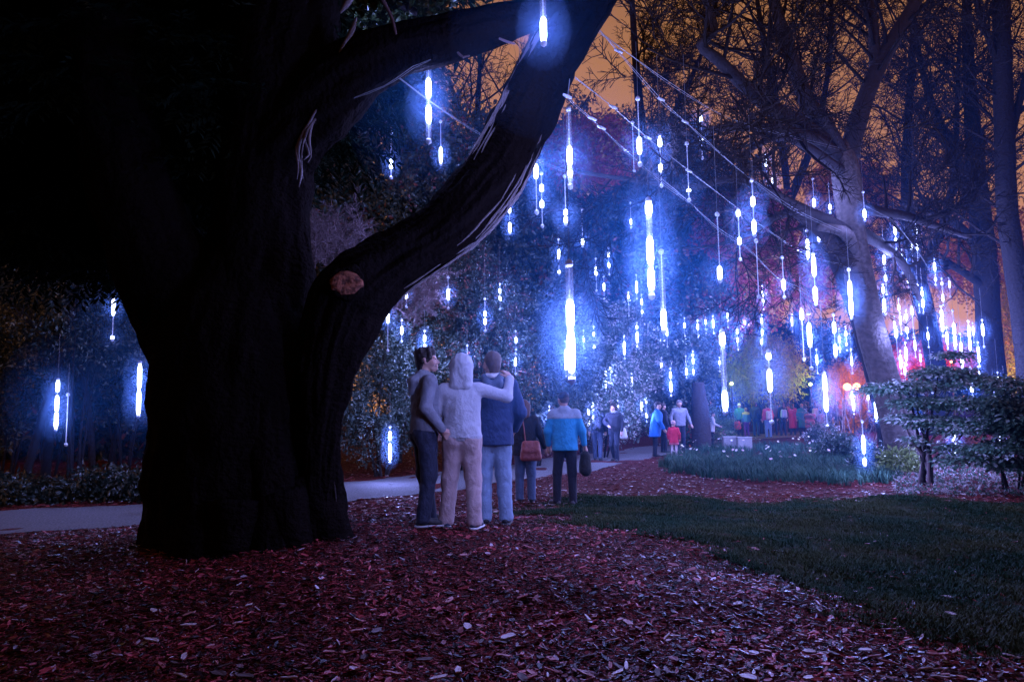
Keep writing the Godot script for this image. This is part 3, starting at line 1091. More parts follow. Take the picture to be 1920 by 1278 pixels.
# ================================================================ the scene
func _ready():
	rng.seed = 20
	noise.seed = 11
	noise.noise_type = FastNoiseLite.TYPE_SIMPLEX
	noise.frequency = 0.02
	noise.fractal_octaves = 3
	# camera
	var cam := Camera3D.new()
	cam.name = "camera"
	cam.fov = rad_to_deg(2.0 * atan(639.0 / F))
	cam.near = 0.05
	cam.far = 400.0
	var basis_c := Basis(Vector3.RIGHT, deg_to_rad(5.54)) * Basis(Vector3.BACK, deg_to_rad(-0.9))
	CAM = Transform3D(basis_c, Vector3(0, 1.5, 0))
	cam.transform = CAM
	add_child(cam)
	cam.current = true
	# night sky over a city: an amber glow on low cloud
	var we := WorldEnvironment.new()
	we.name = "environment"
	var env := Environment.new()
	we.environment = env
	add_child(we)
	env.background_mode = Environment.BG_SKY
	env.sky = Sky.new()
	var sk := ProceduralSkyMaterial.new()
	sk.sky_top_color = lin(0.03, 0.012, 0.008)
	sk.sky_horizon_color = lin(0.47, 0.2, 0.085)
	sk.sky_curve = 0.5
	sk.ground_bottom_color = lin(0.01, 0.005, 0.005)
	sk.ground_horizon_color = lin(0.02, 0.01, 0.008)
	sk.sky_cover = noise_tex(0.006, false, FastNoiseLite.TYPE_SIMPLEX, 1.0, ramp([[0.3, Color(0.5, 0.35, 0.25, 0.0)], [0.7, Color(0.5, 0.35, 0.25, 0.25)]]))
	env.sky.sky_material = sk
	env.background_energy_multiplier = 1.5
	env.tonemap_mode = Environment.TONE_MAPPER_LINEAR
	env.tonemap_exposure = 1.0
	env.sdfgi_enabled = true
	env.ssao_enabled = true
	env.ssil_enabled = true
	env.volumetric_fog_enabled = true
	env.volumetric_fog_density = 0.0
	make_materials()
	M.bloom_mist = FogMaterial.new()
	M.bloom_mist.albedo = lin(0.06, 0.42, 1.0)
	M.bloom_mist.density = 0.010
	M.bloom_mist_near = FogMaterial.new()
	M.bloom_mist_near.albedo = lin(0.30, 0.56, 1.0)
	M.bloom_mist_near.density = 0.075
	bloom_mist = Node3D.new()
	bloom_mist.name = "bloom_mist"
	bloom_mist.set_meta("kind", "stuff")
	bloom_mist.set_meta("label", "added blue haze standing in for lens bloom round the hanging tube lights")
	bloom_mist.set_meta("category", "bloom_mist")
	add_child(bloom_mist)
	var air := FogVolume.new()
	air.name = "mist_bank"  # added thin fog bank lending the middle distance a blue glow
	air.shape = RenderingServer.FOG_VOLUME_SHAPE_ELLIPSOID
	air.size = Vector3(26, 17, 44)
	air.position = Vector3(8.5, 4.0, -30)
	var am := FogMaterial.new()
	am.albedo = lin(0.05, 0.33, 1.0)
	am.density = 0.0028
	air.material = am
	bloom_mist.add_child(air)

	build_ground()
	build_great_tree()
	build_woods()
	build_right_trees()
	list_tubes()
	build_tubes()
	build_cables()
	build_people()
	build_beds()

func build_ground() -> void:
	# one sheet to the horizon, finer near the viewpoint
	var xs := []
	var zs := []
	var x := -150.0
	while x < 150.0:
		xs.append(x)
		x += 0.3 if absf(x) < 12.0 else (2.0 if absf(x) < 40.0 else 15.0)
	var z := -180.0
	while z < 30.0:
		zs.append(z)
		z += 0.3 if z > -16.0 and z < 2.0 else (2.0 if z > -60.0 and z < 10.0 else 12.0)
	var mb := MB.new()
	for i in xs.size():
		for k in zs.size():
			mb.v.append(Vector3(xs[i], gy(xs[i], zs[k]), zs[k]))
	for i in xs.size() - 1:
		for k in zs.size() - 1:
			var a := i * zs.size() + k
			mb.quad(a, a + zs.size(), a + zs.size() + 1, a + 1)
	var ground := put("ground", mb.mesh(), M.soil)
	ground.set_meta("kind", "structure")
	ground.set_meta("label", "ground spread with red brown bark mulch")
	# the lawn and the path
	var lawn_poly := ragged([g2(1005, 948), g2(1130, 932), g2(1250, 928), g2(1450, 938), g2(1650, 936), g2(1930, 942), g2(2100, 960), g2(2150, 1240), g2(1930, 1215), g2(1780, 1185), g2(1640, 1150), g2(1520, 1112), g2(1420, 1072), g2(1300, 1030), g2(1200, 1006), g2(1080, 985), g2(985, 968)], 0.8)
	var lawn := put("lawn", sheet(lawn_poly, 0.5, 0.012), M.lawn)
	lawn.set_meta("kind", "structure")
	lawn.set_meta("label", "dark lawn between the mulch and the flower bed")
	var path_poly := ragged([g2(-420, 1012), g2(-60, 1006), g2(265, 985), g2(640, 943), g2(760, 930), g2(960, 902), g2(1110, 884), g2(1210, 862), g2(1290, 845), g2(1345, 832), g2(1420, 824), g2(1600, 815), g2(1600, 803), g2(1400, 810), g2(1300, 820), g2(1200, 838), g2(1100, 852), g2(960, 872), g2(800, 888), g2(640, 905), g2(265, 947), g2(-60, 962), g2(-420, 968)], 0.10)
	var path := put("path", sheet(path_poly, 0.8, 0.015), M.path)
	path.set_meta("kind", "structure")
	path.set_meta("label", "pale gritty footpath winding behind the people")
	# bark chips: the largest one by one, the rest as a mass
	var chip_meshes := []
	for k in 4:
		var cm := MB.new()
		var w: float = [0.20, 0.32, 0.45, 0.14][k]
		var q := [Vector3(-0.5, 0, -w * 0.3), Vector3(-0.2, 0.05, -w * 0.5), Vector3(0.25, 0.03, -w * 0.42), Vector3(0.5, 0.06, -w * 0.1), Vector3(0.3, 0.02, w * 0.45), Vector3(-0.15, 0.06, w * 0.5), Vector3(-0.45, 0.02, w * 0.25)]
		for s in [0.035, -0.035]:
			for p in q:
				cm.v.append(p + Vector3(0, s, 0))
		for i in range(1, 6):
			cm.tri(0, i, i + 1)
			cm.tri(7, 7 + i + 1, 7 + i)
		for i in 7:
			var j := (i + 1) % 7
			cm.quad(i, 7 + i, 7 + j, j)
		chip_meshes.append(cm.mesh(true))
	var where := [[], [], [], []]
	var tint := [[], [], [], []]
	for i in 130000:
		var d := 2.6 + 9.5 * pow(rng.randf(), 1.35)
		var p := ground_at(R(-80, 2000), d)
		if inside(p, path_poly) or (inside(p, lawn_poly) and rng.randf() > 0.03 + 0.75 * edge_share(p, lawn_poly, 0.45) + 0.35 * smoothstep(0.0, 0.35, noise.get_noise_2d(p.x * 60.0, p.z * 60.0)) * (1.0 if p.z > -7.5 else 0.2)):
			continue
		p.y += R(0.0, 0.022)
		var k := rng.randi() % 4
		var b := Basis(Vector3.UP, R(0, TAU)) * Basis(Vector3.RIGHT, R(-0.5, 0.5)) * Basis(Vector3.BACK, R(-0.35, 0.35))
		var l := 0.014 + 0.060 * pow(rng.randf(), 2.6)
		where[k].append(Transform3D(b.scaled(Vector3(l, l, l)), p))
		var c := Color(0.07, 0.006, 0.007).lerp(Color(0.32, 0.050, 0.058), pow(rng.randf(), 1.4))
		var q := rng.randf()
		if q < 0.03:
			c = Color(0.42, 0.30, 0.33) * R(0.5, 1.1)
		elif q < 0.40:
			c = Color(0.014, 0.003, 0.003)
		tint[k].append(c * (0.5 + 0.9 * clampf(0.5 + 1.2 * noise.get_noise_2d(p.x * 45.0 + 40.0, p.z * 45.0), 0.0, 1.0)))
	for k in 4:
		scatter("wood_chips", chip_meshes[k], M.chip, where[k], tint[k], ground)
	var cm2 := [mat(0.36, 0.27, 0.27, 0.6), mat(0.2, 0.035, 0.035, 0.7), mat(0.26, 0.09, 0.085, 0.65), mat(0.04, 0.012, 0.01, 0.8)]
	for i in 230:
		var p := on_ground(R(280, 1900), 1278.0 - 250.0 * pow(rng.randf(), 1.5))
		if inside(p, lawn_poly) and rng.randf() > 0.15:
			continue
		var ch := put("wood_chip", chip_meshes[rng.randi() % 4], cm2[rng.randi() % 4], ground)
		var l := R(0.055, 0.11)
		ch.transform = Transform3D((Basis(Vector3.UP, R(0, TAU)) * Basis(Vector3.RIGHT, R(-0.3, 0.3)) * Basis(Vector3.BACK, R(-0.25, 0.25))).scaled(Vector3(l, l * 0.8, l)), p + Vector3(0, 0.022, 0))
	# mulch further off, coarser
	var fw := []
	var ft := []
	for i in 26000:
		var p := ground_at(R(-40, 1960), R(10.0, 27.0))
		if inside(p, path_poly) or inside(p, lawn_poly):
			continue
		var l := R(0.05, 0.12)
		fw.append(Transform3D((Basis(Vector3.UP, R(0, TAU)) * Basis(Vector3.RIGHT, R(-0.4, 0.4))).scaled(Vector3(l, l, l)), p + Vector3(0, 0.02, 0)))
		ft.append(Color(0.04, 0.004, 0.004).lerp(Color(0.15, 0.02, 0.02), rng.randf()) if rng.randf() > 0.02 else Color(0.4, 0.3, 0.28))
	scatter("wood_chips", chip_meshes[1], M.chip, fw, ft, ground)
	# grass
	var gm := MB.new()
	for i in 6:
		var a := R(0, TAU)
		var o := Vector3(cos(a), 0, sin(a)) * R(0, 0.03)
		var h := R(0.012, 0.03)
		var w := Vector3(cos(a + 1.57), 0, sin(a + 1.57)) * 0.004
		var tipv := o + Vector3(cos(a), 0, sin(a)) * R(0.01, 0.035) + Vector3(0, h, 0)
		var k := gm.v.size()
		gm.v.append(o - w)
		gm.v.append(o + w)
		gm.v.append(tipv)
		gm.tri(k, k + 2, k + 1)
	var grass_mesh := gm.mesh(true)
	var gw := []
	var gt := []
	for i in 90000:
		var d := 3.6 + 10.5 * pow(rng.randf(), 1.1)
		var p := ground_at(R(880, 2000), d)
		if not inside(p, lawn_poly):
			if rng.randf() > 0.35 * (1.0 - edge_share(p, lawn_poly, 0.5)) or inside(p, path_poly):
				continue
		var patch := noise.get_noise_2d(p.x * 55.0, p.z * 55.0)
		if patch < R(-0.9, 0.05):
			continue
		gw.append(Transform3D(Basis(Vector3.UP, R(0, TAU)).scaled(Vector3.ONE * R(0.7, 1.5)), p + Vector3(0, 0.012, 0)))
		gt.append(Color(0.007, 0.034, 0.017).lerp(Color(0.034, 0.044, 0.016), clampf(0.5 + noise.get_noise_2d(p.x * 30.0, p.z * 30.0 + 99.0) + R(-0.3, 0.3), 0, 1)))
	scatter("grass", grass_mesh, M.blade, gw, gt, lawn)

func build_great_tree() -> void:
	var o := ground_at(470, 6.9)
	var t := thing("great_tree", "huge furrowed tree trunk coloured black for shade with sweeping limbs over the mulch", "tree", o)
	limb(t, "trunk", [[462, 1100, 6.9, 1.02], [462, 1010, 6.9, 0.93], [462, 930, 6.9, 0.88], [462, 820, 6.9, 0.85], [460, 700, 6.9, 0.83], [456, 620, 6.9, 0.76], [462, 550, 6.9, 0.60], [474, 480, 6.9, 0.44], [485, 410, 6.9, 0.34]], M.bark_shade, 90, 0.06, 0.5, 5.0)
	limb(t, "trunk", [[470, 660, 6.9, 0.6], [480, 560, 6.9, 0.56], [488, 470, 6.9, 0.46], [494, 380, 6.9, 0.44], [502, 270, 6.9, 0.46], [520, 150, 6.9, 0.5], [535, 30, 6.9, 0.52], [545, -150, 6.9, 0.5], [555, -400, 7.0, 0.42]], M.bark_shade, 70, 0.07, 0.6, 5.0)
	limb(t, "limb", [[405, 700, 6.9, 0.5], [350, 570, 6.85, 0.50], [285, 450, 6.7, 0.41], [238, 330, 6.6, 0.36], [208, 190, 6.5, 0.34], [185, 30, 6.4, 0.32], [165, -160, 6.2, 0.26]], M.bark_shade, 54, 0.07, 0.6, 4.0)
	limb(t, "limb", [[500, 330, 6.85, 0.34], [590, 205, 6.75, 0.33], [680, 128, 6.7, 0.29], [760, 92, 6.7, 0.23], [850, 68, 6.75, 0.21], [950, 42, 6.85, 0.17], [1030, 12, 7.0, 0.15], [1110, -30, 7.1, 0.13]], M.bark_shade, 48, 0.13, 0.6, 4.0)
	limb(t, "buttress", [[520, 1075, 6.2, 0.34], [512, 980, 6.25, 0.24], [505, 860, 6.3, 0.2], [500, 740, 6.35, 0.16], [500, 640, 6.4, 0.1]], M.bark_shade, 36, 0.12, 0.7, 3.0)
	limb(t, "buttress", [[390, 1085, 6.15, 0.36], [385, 980, 6.2, 0.26], [380, 860, 6.25, 0.2], [385, 760, 6.3, 0.12]], M.bark_shade, 36, 0.12, 0.7, 3.0)
	for e in [[628, 1010, 6.35, 660, 1050, 6.1], [560, 1040, 6.15, 590, 1085, 5.85], [430, 1050, 6.0, 425, 1105, 5.7]]:
		limb(t, "root", [[lerpf(e[0], 465, 0.35), e[1] - 110, e[2] + 0.15, 0.26], [e[0], e[1], e[2], 0.17], [lerpf(e[0], e[3], 0.6), lerpf(e[1], e[4], 0.6), lerpf(e[2], e[5], 0.6), 0.09], [e[3], e[4] + 6, e[5], 0.03]], M.bark_shade, 20, 0.15, 0.6, 2.0)
	# the sawn stub with its orange face
	var c := at(650, 531, 6.08)
	var q := at(655, 535, 6.4)
	var mb := MB.new()
	mb.tube([q - o, (q - o).lerp(c - o, 0.9), c - o], [0.165, 0.15, 0.142], 26, noise, 0.16, 1.0, 2.0)
	put("sawn_stub", mb.mesh(), M.bark_shade, t)
	var face := MB.new()
	var nrm := (c - q).normalized()
	var u := nrm.cross(Vector3.UP).normalized()
	var w := u.cross(nrm)
	face.v.append(c - o + nrm * 0.012)
	for ring in 5:
		for k in 26:
			var a := TAU * k / 26.0
			var rr := 0.122 * (ring + 1) / 5.0 * (1.0 + 0.16 * noise.get_noise_2d(cos(a) * 60.0, sin(a) * 60.0))
			face.v.append(c - o + nrm * (0.012 + (0.012 if ring % 2 else 0.0) - (0.02 if ring == 4 else 0.0)) + (u * cos(a) * 1.12 + w * sin(a) * 0.85) * rr)
	for k in 26:
		face.tri(0, 1 + (k + 1) % 26, 1 + k)
		for ring in 4:
			var b := 1 + ring * 26
			face.quad(b + k, b + (k + 1) % 26, b + 26 + (k + 1) % 26, b + 26 + k)
	var fc := put("cut_face", face.mesh(), M.cut, t)
	fc.set_meta("label", "orange sawn face of a cut branch")
	# loose stringy bark along the limb edges, coloured paler so it reads as lit
	var arm := [[604, 1070, 6.4, 0.26], [600, 1000, 6.4, 0.19], [598, 900, 6.4, 0.16], [602, 800, 6.4, 0.18], [612, 700, 6.4, 0.24], [634, 610, 6.45, 0.31], [660, 558, 6.5, 0.33], [720, 507, 6.55, 0.28], [800, 456, 6.6, 0.26], [868, 403, 6.65, 0.275], [928, 326, 6.75, 0.285], [972, 240, 6.85, 0.265], [1015, 150, 7.0, 0.255], [1065, 60, 7.1, 0.265], [1112, -30, 7.2, 0.26], [1150, -150, 7.3, 0.22]]
	limb(t, "limb", arm, M.bark_shade, 72, 0.15, 0.5, 4.0, 0.05)
	var aq := px_path(arm, 0.06)
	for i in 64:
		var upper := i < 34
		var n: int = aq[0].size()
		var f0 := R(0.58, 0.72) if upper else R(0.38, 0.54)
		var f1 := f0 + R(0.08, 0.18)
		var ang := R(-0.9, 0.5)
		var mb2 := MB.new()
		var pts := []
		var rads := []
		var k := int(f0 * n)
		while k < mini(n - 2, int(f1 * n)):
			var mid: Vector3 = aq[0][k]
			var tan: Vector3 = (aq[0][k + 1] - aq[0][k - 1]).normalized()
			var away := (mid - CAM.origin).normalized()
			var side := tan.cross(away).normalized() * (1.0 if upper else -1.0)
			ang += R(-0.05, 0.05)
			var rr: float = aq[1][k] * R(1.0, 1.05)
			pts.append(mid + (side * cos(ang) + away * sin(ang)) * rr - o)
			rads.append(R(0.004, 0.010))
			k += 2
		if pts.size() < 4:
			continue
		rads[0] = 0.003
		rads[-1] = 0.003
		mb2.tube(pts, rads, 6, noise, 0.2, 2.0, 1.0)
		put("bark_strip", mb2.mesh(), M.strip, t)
	for i in 5:
		var s := i * 4.0 + R(-4, 4)
		var w2 := R(-22, 22)
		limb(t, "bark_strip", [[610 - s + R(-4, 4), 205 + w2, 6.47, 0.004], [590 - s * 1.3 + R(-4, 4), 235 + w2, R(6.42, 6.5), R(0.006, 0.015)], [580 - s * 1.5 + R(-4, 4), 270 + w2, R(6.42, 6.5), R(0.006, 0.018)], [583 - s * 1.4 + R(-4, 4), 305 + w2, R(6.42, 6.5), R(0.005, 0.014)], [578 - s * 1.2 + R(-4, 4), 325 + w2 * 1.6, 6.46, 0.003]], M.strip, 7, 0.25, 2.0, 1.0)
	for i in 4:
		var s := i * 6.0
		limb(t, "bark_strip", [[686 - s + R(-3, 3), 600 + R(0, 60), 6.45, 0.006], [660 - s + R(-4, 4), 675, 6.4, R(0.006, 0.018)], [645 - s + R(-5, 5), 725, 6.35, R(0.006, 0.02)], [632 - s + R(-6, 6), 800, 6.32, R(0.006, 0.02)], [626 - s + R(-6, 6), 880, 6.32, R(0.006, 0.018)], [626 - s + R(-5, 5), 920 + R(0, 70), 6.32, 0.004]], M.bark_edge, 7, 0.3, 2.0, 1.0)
	# snapped dead twigs above the upper limb
	limb(t, "dead_twig", [[712, -10, 6.6, 0.018], [733, 30, 6.55, 0.017], [740, 55, 6.5, 0.015], [744, 72, 6.48, 0.010]], M.twig_pale, 6, 0.2)
	limb(t, "dead_twig", [[668, 32, 6.5, 0.008], [658, 62, 6.48, 0.026], [648, 78, 6.46, 0.02], [636, 98, 6.45, 0.006]], M.strip, 6, 0.2)
	limb(t, "dead_twig", [[660, -12, 6.5, 0.028], [650, 6, 6.48, 0.03], [638, 24, 6.46, 0.008]], M.strip, 6, 0.2)
	limb(t, "dead_twig", [[742, -12, 7.2, 0.05], [760, 14, 7.2, 0.05], [782, 24, 7.2, 0.03]], M.bark_mid, 6, 0.2)
	limb(t, "dead_twig", [[936, 72, 6.6, 0.010], [950, 78, 6.58, 0.012], [966, 82, 6.56, 0.008]], M.twig_pale, 5, 0.2)
	limb(t, "dead_twig", [[858, 98, 6.5, 0.010], [868, 107, 6.48, 0.010], [880, 104, 6.46, 0.008]], M.twig_pale, 5, 0.2)
	# its dark crown: boughs hanging left, unseen ones overhead widened to block sky glow
	var spray := needle_spray()
	var ws := []
	var dark := Color(0.012, 0.022, 0.014)  # needle colour near black, standing in for deep shade
	for p in crown_spots(at(180, 60, 7.8), Vector3(3.0, 2.3, 1.5), 5200, 0.3, 0.5):
		ws.append(p)
	for p in crown_spots(at(500, 40, 8.6), Vector3(1.9, 1.5, 1.0), 2600, 0.4, 0.5):
		ws.append(p)
	for p in crown_spots(at(40, 330, 8.0), Vector3(1.3, 0.8, 0.9), 1300, 0.4, 0.5):
		ws.append(p)
	for p in crown_spots(Vector3(-2.5, 9.8, -3.0), Vector3(7.0, 2.0, 6.0), 9000, 0.2, 0.7):
		ws.append(p)
	var tr := []
	for p in ws:
		var b := Basis(Vector3.UP, R(0, TAU)) * Basis(Vector3.RIGHT, R(-0.2, 0.9))
		tr.append(Transform3D(b.scaled(Vector3.ONE * R(0.7, 1.3) * (1.0 if p.y < 6.6 else 1.8)), p - o))
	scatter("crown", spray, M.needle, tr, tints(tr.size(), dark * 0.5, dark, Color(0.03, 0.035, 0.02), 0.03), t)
	var lm := leaf_cluster(7, 0.10, 0.45, 0.13)
	var lw := []
	for p in crown_spots(at(725, 25, 7.4), Vector3(0.75, 0.3, 0.3), 190, 0.4, 0.6):
		lw.append(Transform3D(rbasis(), p - o))
	scatter("crown", lm, M.leaf, lw, tints(lw.size(), Color(0.03, 0.06, 0.02), Color(0.07, 0.1, 0.04), Color(0.12, 0.1, 0.05)), t)

func build_woods() -> void:
	var lm := leaf_cluster(7, 0.095, 0.42, 0.13)
	var lm2 := leaf_cluster(8, 0.13, 0.45, 0.2)
	var big := leaf_cluster(8, 0.24, 0.5, 0.4)
	var ga := Color(0.02, 0.036, 0.032)
	var gb := Color(0.045, 0.07, 0.06)
	var gh := Color(0.16, 0.2, 0.17)
	var rust := Color(0.16, 0.05, 0.04)
	var under := "evergreen shrubs along the path"
	evergreen("evergreen_shrub", "dark glossy evergreen shrub between the great trunk and the standing trio", 715, 720, 17.3, Vector3(1.9, 1.75, 1.5), 4200, lm, ga, gb, gh, 0.14, 1.0, "shrub", under)
	evergreen("evergreen_shrub", "tall leafy evergreen shrub rising right behind the standing trio", 855, 640, 18.6, Vector3(2.2, 2.7, 1.7), 5600, lm, ga, gb, rust, 0.12, 1.0, "shrub", under)
	evergreen("evergreen_shrub", "broad evergreen shrub behind the woman with the red bag", 1000, 690, 20.0, Vector3(2.1, 2.1, 1.6), 4600, lm, ga, gb, gh, 0.16, 1.1, "shrub", under)
	evergreen("evergreen_shrub", "bright glittering shrub above the two walkers on the path", 1125, 690, 22.5, Vector3(2.0, 2.2, 1.6), 4600, lm, ga * 1.4, gb * 1.3, Color(0.3, 0.28, 0.28), 0.2, 1.1, "shrub", under)
	evergreen("evergreen_shrub", "leafy shrub behind the blue parka at the path's bend", 1235, 700, 29.5, Vector3(2.3, 2.5, 1.6), 4200, lm2, ga, gb, gh, 0.16, 1.1, "shrub", under)
	var tall := "tall evergreens behind the path"
	evergreen("evergreen_tree", "tall dark evergreen seen through the fork of the great tree", 740, 380, 22.5, Vector3(3.4, 4.2, 2.4), 7000, lm2, ga, gb, rust, 0.05, 1.2, "tree", tall)
	evergreen("evergreen_tree", "tallest dark evergreen topping out under the amber sky gap", 915, 440, 24.0, Vector3(3.0, 4.1, 2.4), 7000, lm2, ga, gb, rust, 0.05, 1.2, "tree", tall)
	evergreen("evergreen_tree", "dark evergreen behind the brightest long tube light", 1090, 450, 26.0, Vector3(3.3, 4.9, 2.4), 7500, lm2, ga, gb, rust, 0.07, 1.25, "tree", tall)
	evergreen("evergreen_tree", "shadowy evergreen left of the long boughs of the leaning tree", 1260, 430, 30.0, Vector3(3.9, 5.2, 2.6), 7500, lm2, ga, gb, rust, 0.08, 1.4, "tree", tall)
	evergreen("evergreen_tree", "black evergreen high above the upper limb's root", 590, 60, 25.0, Vector3(2.9, 4.0, 2.2), 4200, lm2, ga, gb, rust, 0.04, 1.5, "tree", tall)
	# red and amber autumn crowns, further off
	var reds := [[1110, 285, 23.0, 1.5, 1.1, "red autumn tree peeping between the cables by the great limb"], [1490, 500, 24.0, 2.1, 1.4, "crimson autumn tree under the leaning tree's lower boughs"], [1400, 420, 27.0, 2.1, 1.3, "dusky red autumn tree behind the crossing cables"], [1330, 560, 30.0, 3.2, 1.7, "purple brown autumn tree above the tapering stump"]]
	for e in reds:
		var c := at(e[0], e[1], e[2])
		var foot := ground_at({1110: 1090, 1490: 1655, 1400: 1308, 1330: 1320}[e[0]], e[2] + 3.0)
		var t := thing("autumn_tree", e[5], "tree", foot, 0.0, "autumn trees beyond the lights")
		leaf_crown(t, c, Vector3(e[3], e[4], 1.3), 1300, lm2, M.leaf_soft, Color(0.22, 0.02, 0.03), Color(0.34, 0.05, 0.05), Color(0.3, 0.15, 0.05), 0.2, 1.1, 0.9)
		var mb := MB.new()
		var tips := []
		var q := smooth_path([[Vector3(0, -0.2, 0), 0.1], [(c - foot) * Vector3(0.12, 0.55, 0.3), 0.07], [(c - foot) * Vector3(0.5, 0.9, 0.8), 0.05], [c - foot, 0.03]], 0.4)
		mb.tube(q[0], q[1], 7)
		put("trunk", mb.mesh(), M.bark_mid, t)
	# willows and coloured trees lit by the garden lamps
	var weep := leaf_cluster(10, 0.22, 0.22, 0.35)
	var wl := [[1425, 690, 40.0, 2.4, 1.9, "yellow green willow glowing left of the crowd", Color(0.3, 0.36, 0.03), Color(0.45, 0.42, 0.05)], [1585, 750, 41.0, 1.5, 2.3, "amber weeping willow beside the orange flood lamp", Color(0.42, 0.24, 0.03), Color(0.5, 0.36, 0.06)], [1893, 640, 34.0, 0.5, 2.3, "narrow yellow tree glowing between two far right trunks", Color(0.42, 0.36, 0.03), Color(0.5, 0.45, 0.06)], [1735, 680, 36.0, 2.8, 0.95, "bright red maple behind the layered shrub", Color(0.5, 0.05, 0.03), Color(0.6, 0.12, 0.05)]]
	for e in wl:
		var c := at(e[0], e[1], e[2])
		var t := thing("lit_tree", e[5], "tree", Vector3(c.x, gy(c.x, c.z), c.z))
		leaf_crown(t, c, Vector3(e[3], e[4], 1.2), 1500, weep, M.leaf_soft, e[6], e[7], e[7], 0.1, 1.0, 0.9)
		var mb := MB.new()
		mb.tube([Vector3(0, -0.2, 0), (c - t.position) * 0.5, c - t.position], [0.2, 0.15, 0.05], 7)
		put("trunk", mb.mesh(), M.bark_mid, t)
	spot_lamp("twin orange flood lamp left of the leaning trunk", 1598, 725, 38.0, Color(1.0, 0.5, 0.18), 7.0, 0.20, true)
	spot_lamp("small yellow green lamp under the glowing willow", 1372, 719, 37.0, Color(0.85, 1.0, 0.2), 5.0, 0.09)
	spot_lamp("small yellow green lamp over the crowd's heads", 1520, 720, 39.0, Color(0.85, 1.0, 0.25), 1.8, 0.09)
	spot_lamp("tiny orange lamp in the red maple's right side", 1784, 678, 33.5, Color(1.0, 0.42, 0.2), 7.0, 0.06)
	spot_lamp("tiny red lamp behind the layered shrub's top", 1703, 697, 33.5, Color(1.0, 0.3, 0.18), 9.0, 0.06)
	spot_lamp("yellow lamp at the foot of the far right glowing tree", 1880, 735, 32.5, Color(1.0, 0.85, 0.15), 9.0, 0.07)
	for e in [[1375, 752, 49.0, "dark hedge behind the crowd's left half"], [1470, 750, 50.0, "dark hedge behind the crowd's middle"], [1560, 750, 51.0, "dark hedge behind the crowd's right end"]]:
		evergreen("hedge", e[3], e[0], e[1], e[2], Vector3(2.6, 1.5, 1.0), 1100, lm2, ga, gb, gh, 0.08, 1.5, "hedge", "hedges behind the crowd", 0.1)
	# hazy dark wood that closes the view
	var far := [[1380, 660, 52, 6.0, 3.0], [1560, 680, 56, 6.0, 3.0], [1720, 690, 54, 5.5, 2.8], [1880, 690, 52, 5.5, 2.8], [2060, 640, 50, 5.0, 4.0], [1270, 640, 48, 4.5, 3.6], [-120, 560, 34, 4.5, 5.5], [90, 520, 32, 4.0, 5.5], [270, 480, 30, 3.5, 5.5], [430, 420, 30, 3.5, 6.0], [560, 420, 30, 3.0, 6.0], [30, 740, 27, 3.4, 2.4], [210, 745, 26, 3.2, 2.2]]
	var nth := ["behind the willow", "behind the orange flood lamp", "behind the red maple", "behind the far right trunks", "at the right edge", "behind the tapering stump", "beyond the left edge", "behind the low left tube light", "behind the highest left tube light", "behind the great trunk", "behind the great trunk's right side", "low behind the left edge tube light", "low behind the long left tube light"]
	for i in far.size():
		var e = far[i]
		evergreen("distant_tree", "dim dark tree closing the view " + nth[i], e[0], e[1], e[2], Vector3(e[3], e[4], 2.0), 1700, big, ga * 0.9, gb * 0.9, rust, 0.08, 1.5, "tree", "dim trees closing the view", 0.2)
	# unseen wood added round and behind the viewpoint to block sky glow
	var wood := Node3D.new()
	wood.name = "added_shade_wood"
	add_child(wood)
	wood.set_meta("kind", "stuff")
	wood.set_meta("label", "unseen evergreen wood added to keep sky light off the clearing")
	wood.set_meta("category", "wood")
	var ww := []
	for e in [[-9, -2], [-9, 4], [-5, 9], [1, 11], [7, 9], [11, 4], [13, -3]]:
		for p in crown_spots(Vector3(e[0], 4.0, e[1]), Vector3(3.6, 5.5, 2.6), 1500, 0.1, 0.5):
			ww.append(Transform3D(rbasis().scaled(Vector3.ONE * R(1.0, 1.8)), p))
	scatter("crown", big, M.leaf, ww, tints(ww.size(), ga, gb, rust, 0.05), wood)
	# left of the great trunk
	var ls := [[150, 600, 15.5, 1.5, 1.3, 1500, "glossy leaved shrub behind the topmost left tube light"], [20, 660, 17.0, 1.4, 2.2, 1800, "dark shrub at the left edge of the garden"], [240, 680, 18.0, 1.5, 1.6, 1800, "dim shrub behind the long left tube light"], [110, 480, 19.5, 2.6, 2.2, 2300, "tall dark shrub over the three left tube lights"]]
	for e in ls:
		evergreen("evergreen_shrub", e[6], e[0], e[1], e[2], Vector3(e[3], e[4], 1.0), e[5], lm, ga * 0.7, gb * 0.8, gh * 1.2, 0.08, 1.2, "shrub", "shrubs left of the great trunk")
	for e in [[45, 640, 15.0, 0.09, 20], [180, 700, 16.5, 0.08, -8], [205, 690, 18.5, 0.07, 14], [88, 560, 17.5, 0.12, 6]]:
		var b := ground_at(e[0], e[2])
		var t := thing("slim_tree", ["slim blue lit stem nearest the left edge", "slim stem between the two low left tube lights", "slim slanting stem beside the long left tube light", "thicker dim stem over the lowest left tube light"][[45, 180, 205, 88].find(e[0])], "tree", b)
		var q := smooth_path([[Vector3(0, -0.1, 0), e[3]], [Vector3(e[4] * 0.02, 1.6, 0), e[3] * 0.85], [Vector3(e[4] * 0.05, 3.4, 0.2), e[3] * 0.7], [Vector3(e[4] * 0.06, 6.0, 0), e[3] * 0.4]], 0.3)
		var mb := MB.new()
		mb.tube(q[0], q[1], 8, noise, 0.1, 1.0, 2.0)
		var tips := []
		for k in 7:
			var i := int(R(0.3, 0.95) * (q[0].size() - 1))
			grow(mb, q[0][i], (rdir() + Vector3.UP * 0.3).normalized(), R(0.8, 1.6), 0.02, 1, tips)
		put("trunk", mb.mesh(), M.bark_mid, t)
	var sp := twig_spray()
	var tw := []
	for i in 70:
		tw.append([at(R(310, 395), R(330, 420), R(9.0, 11.0)), rdir()])
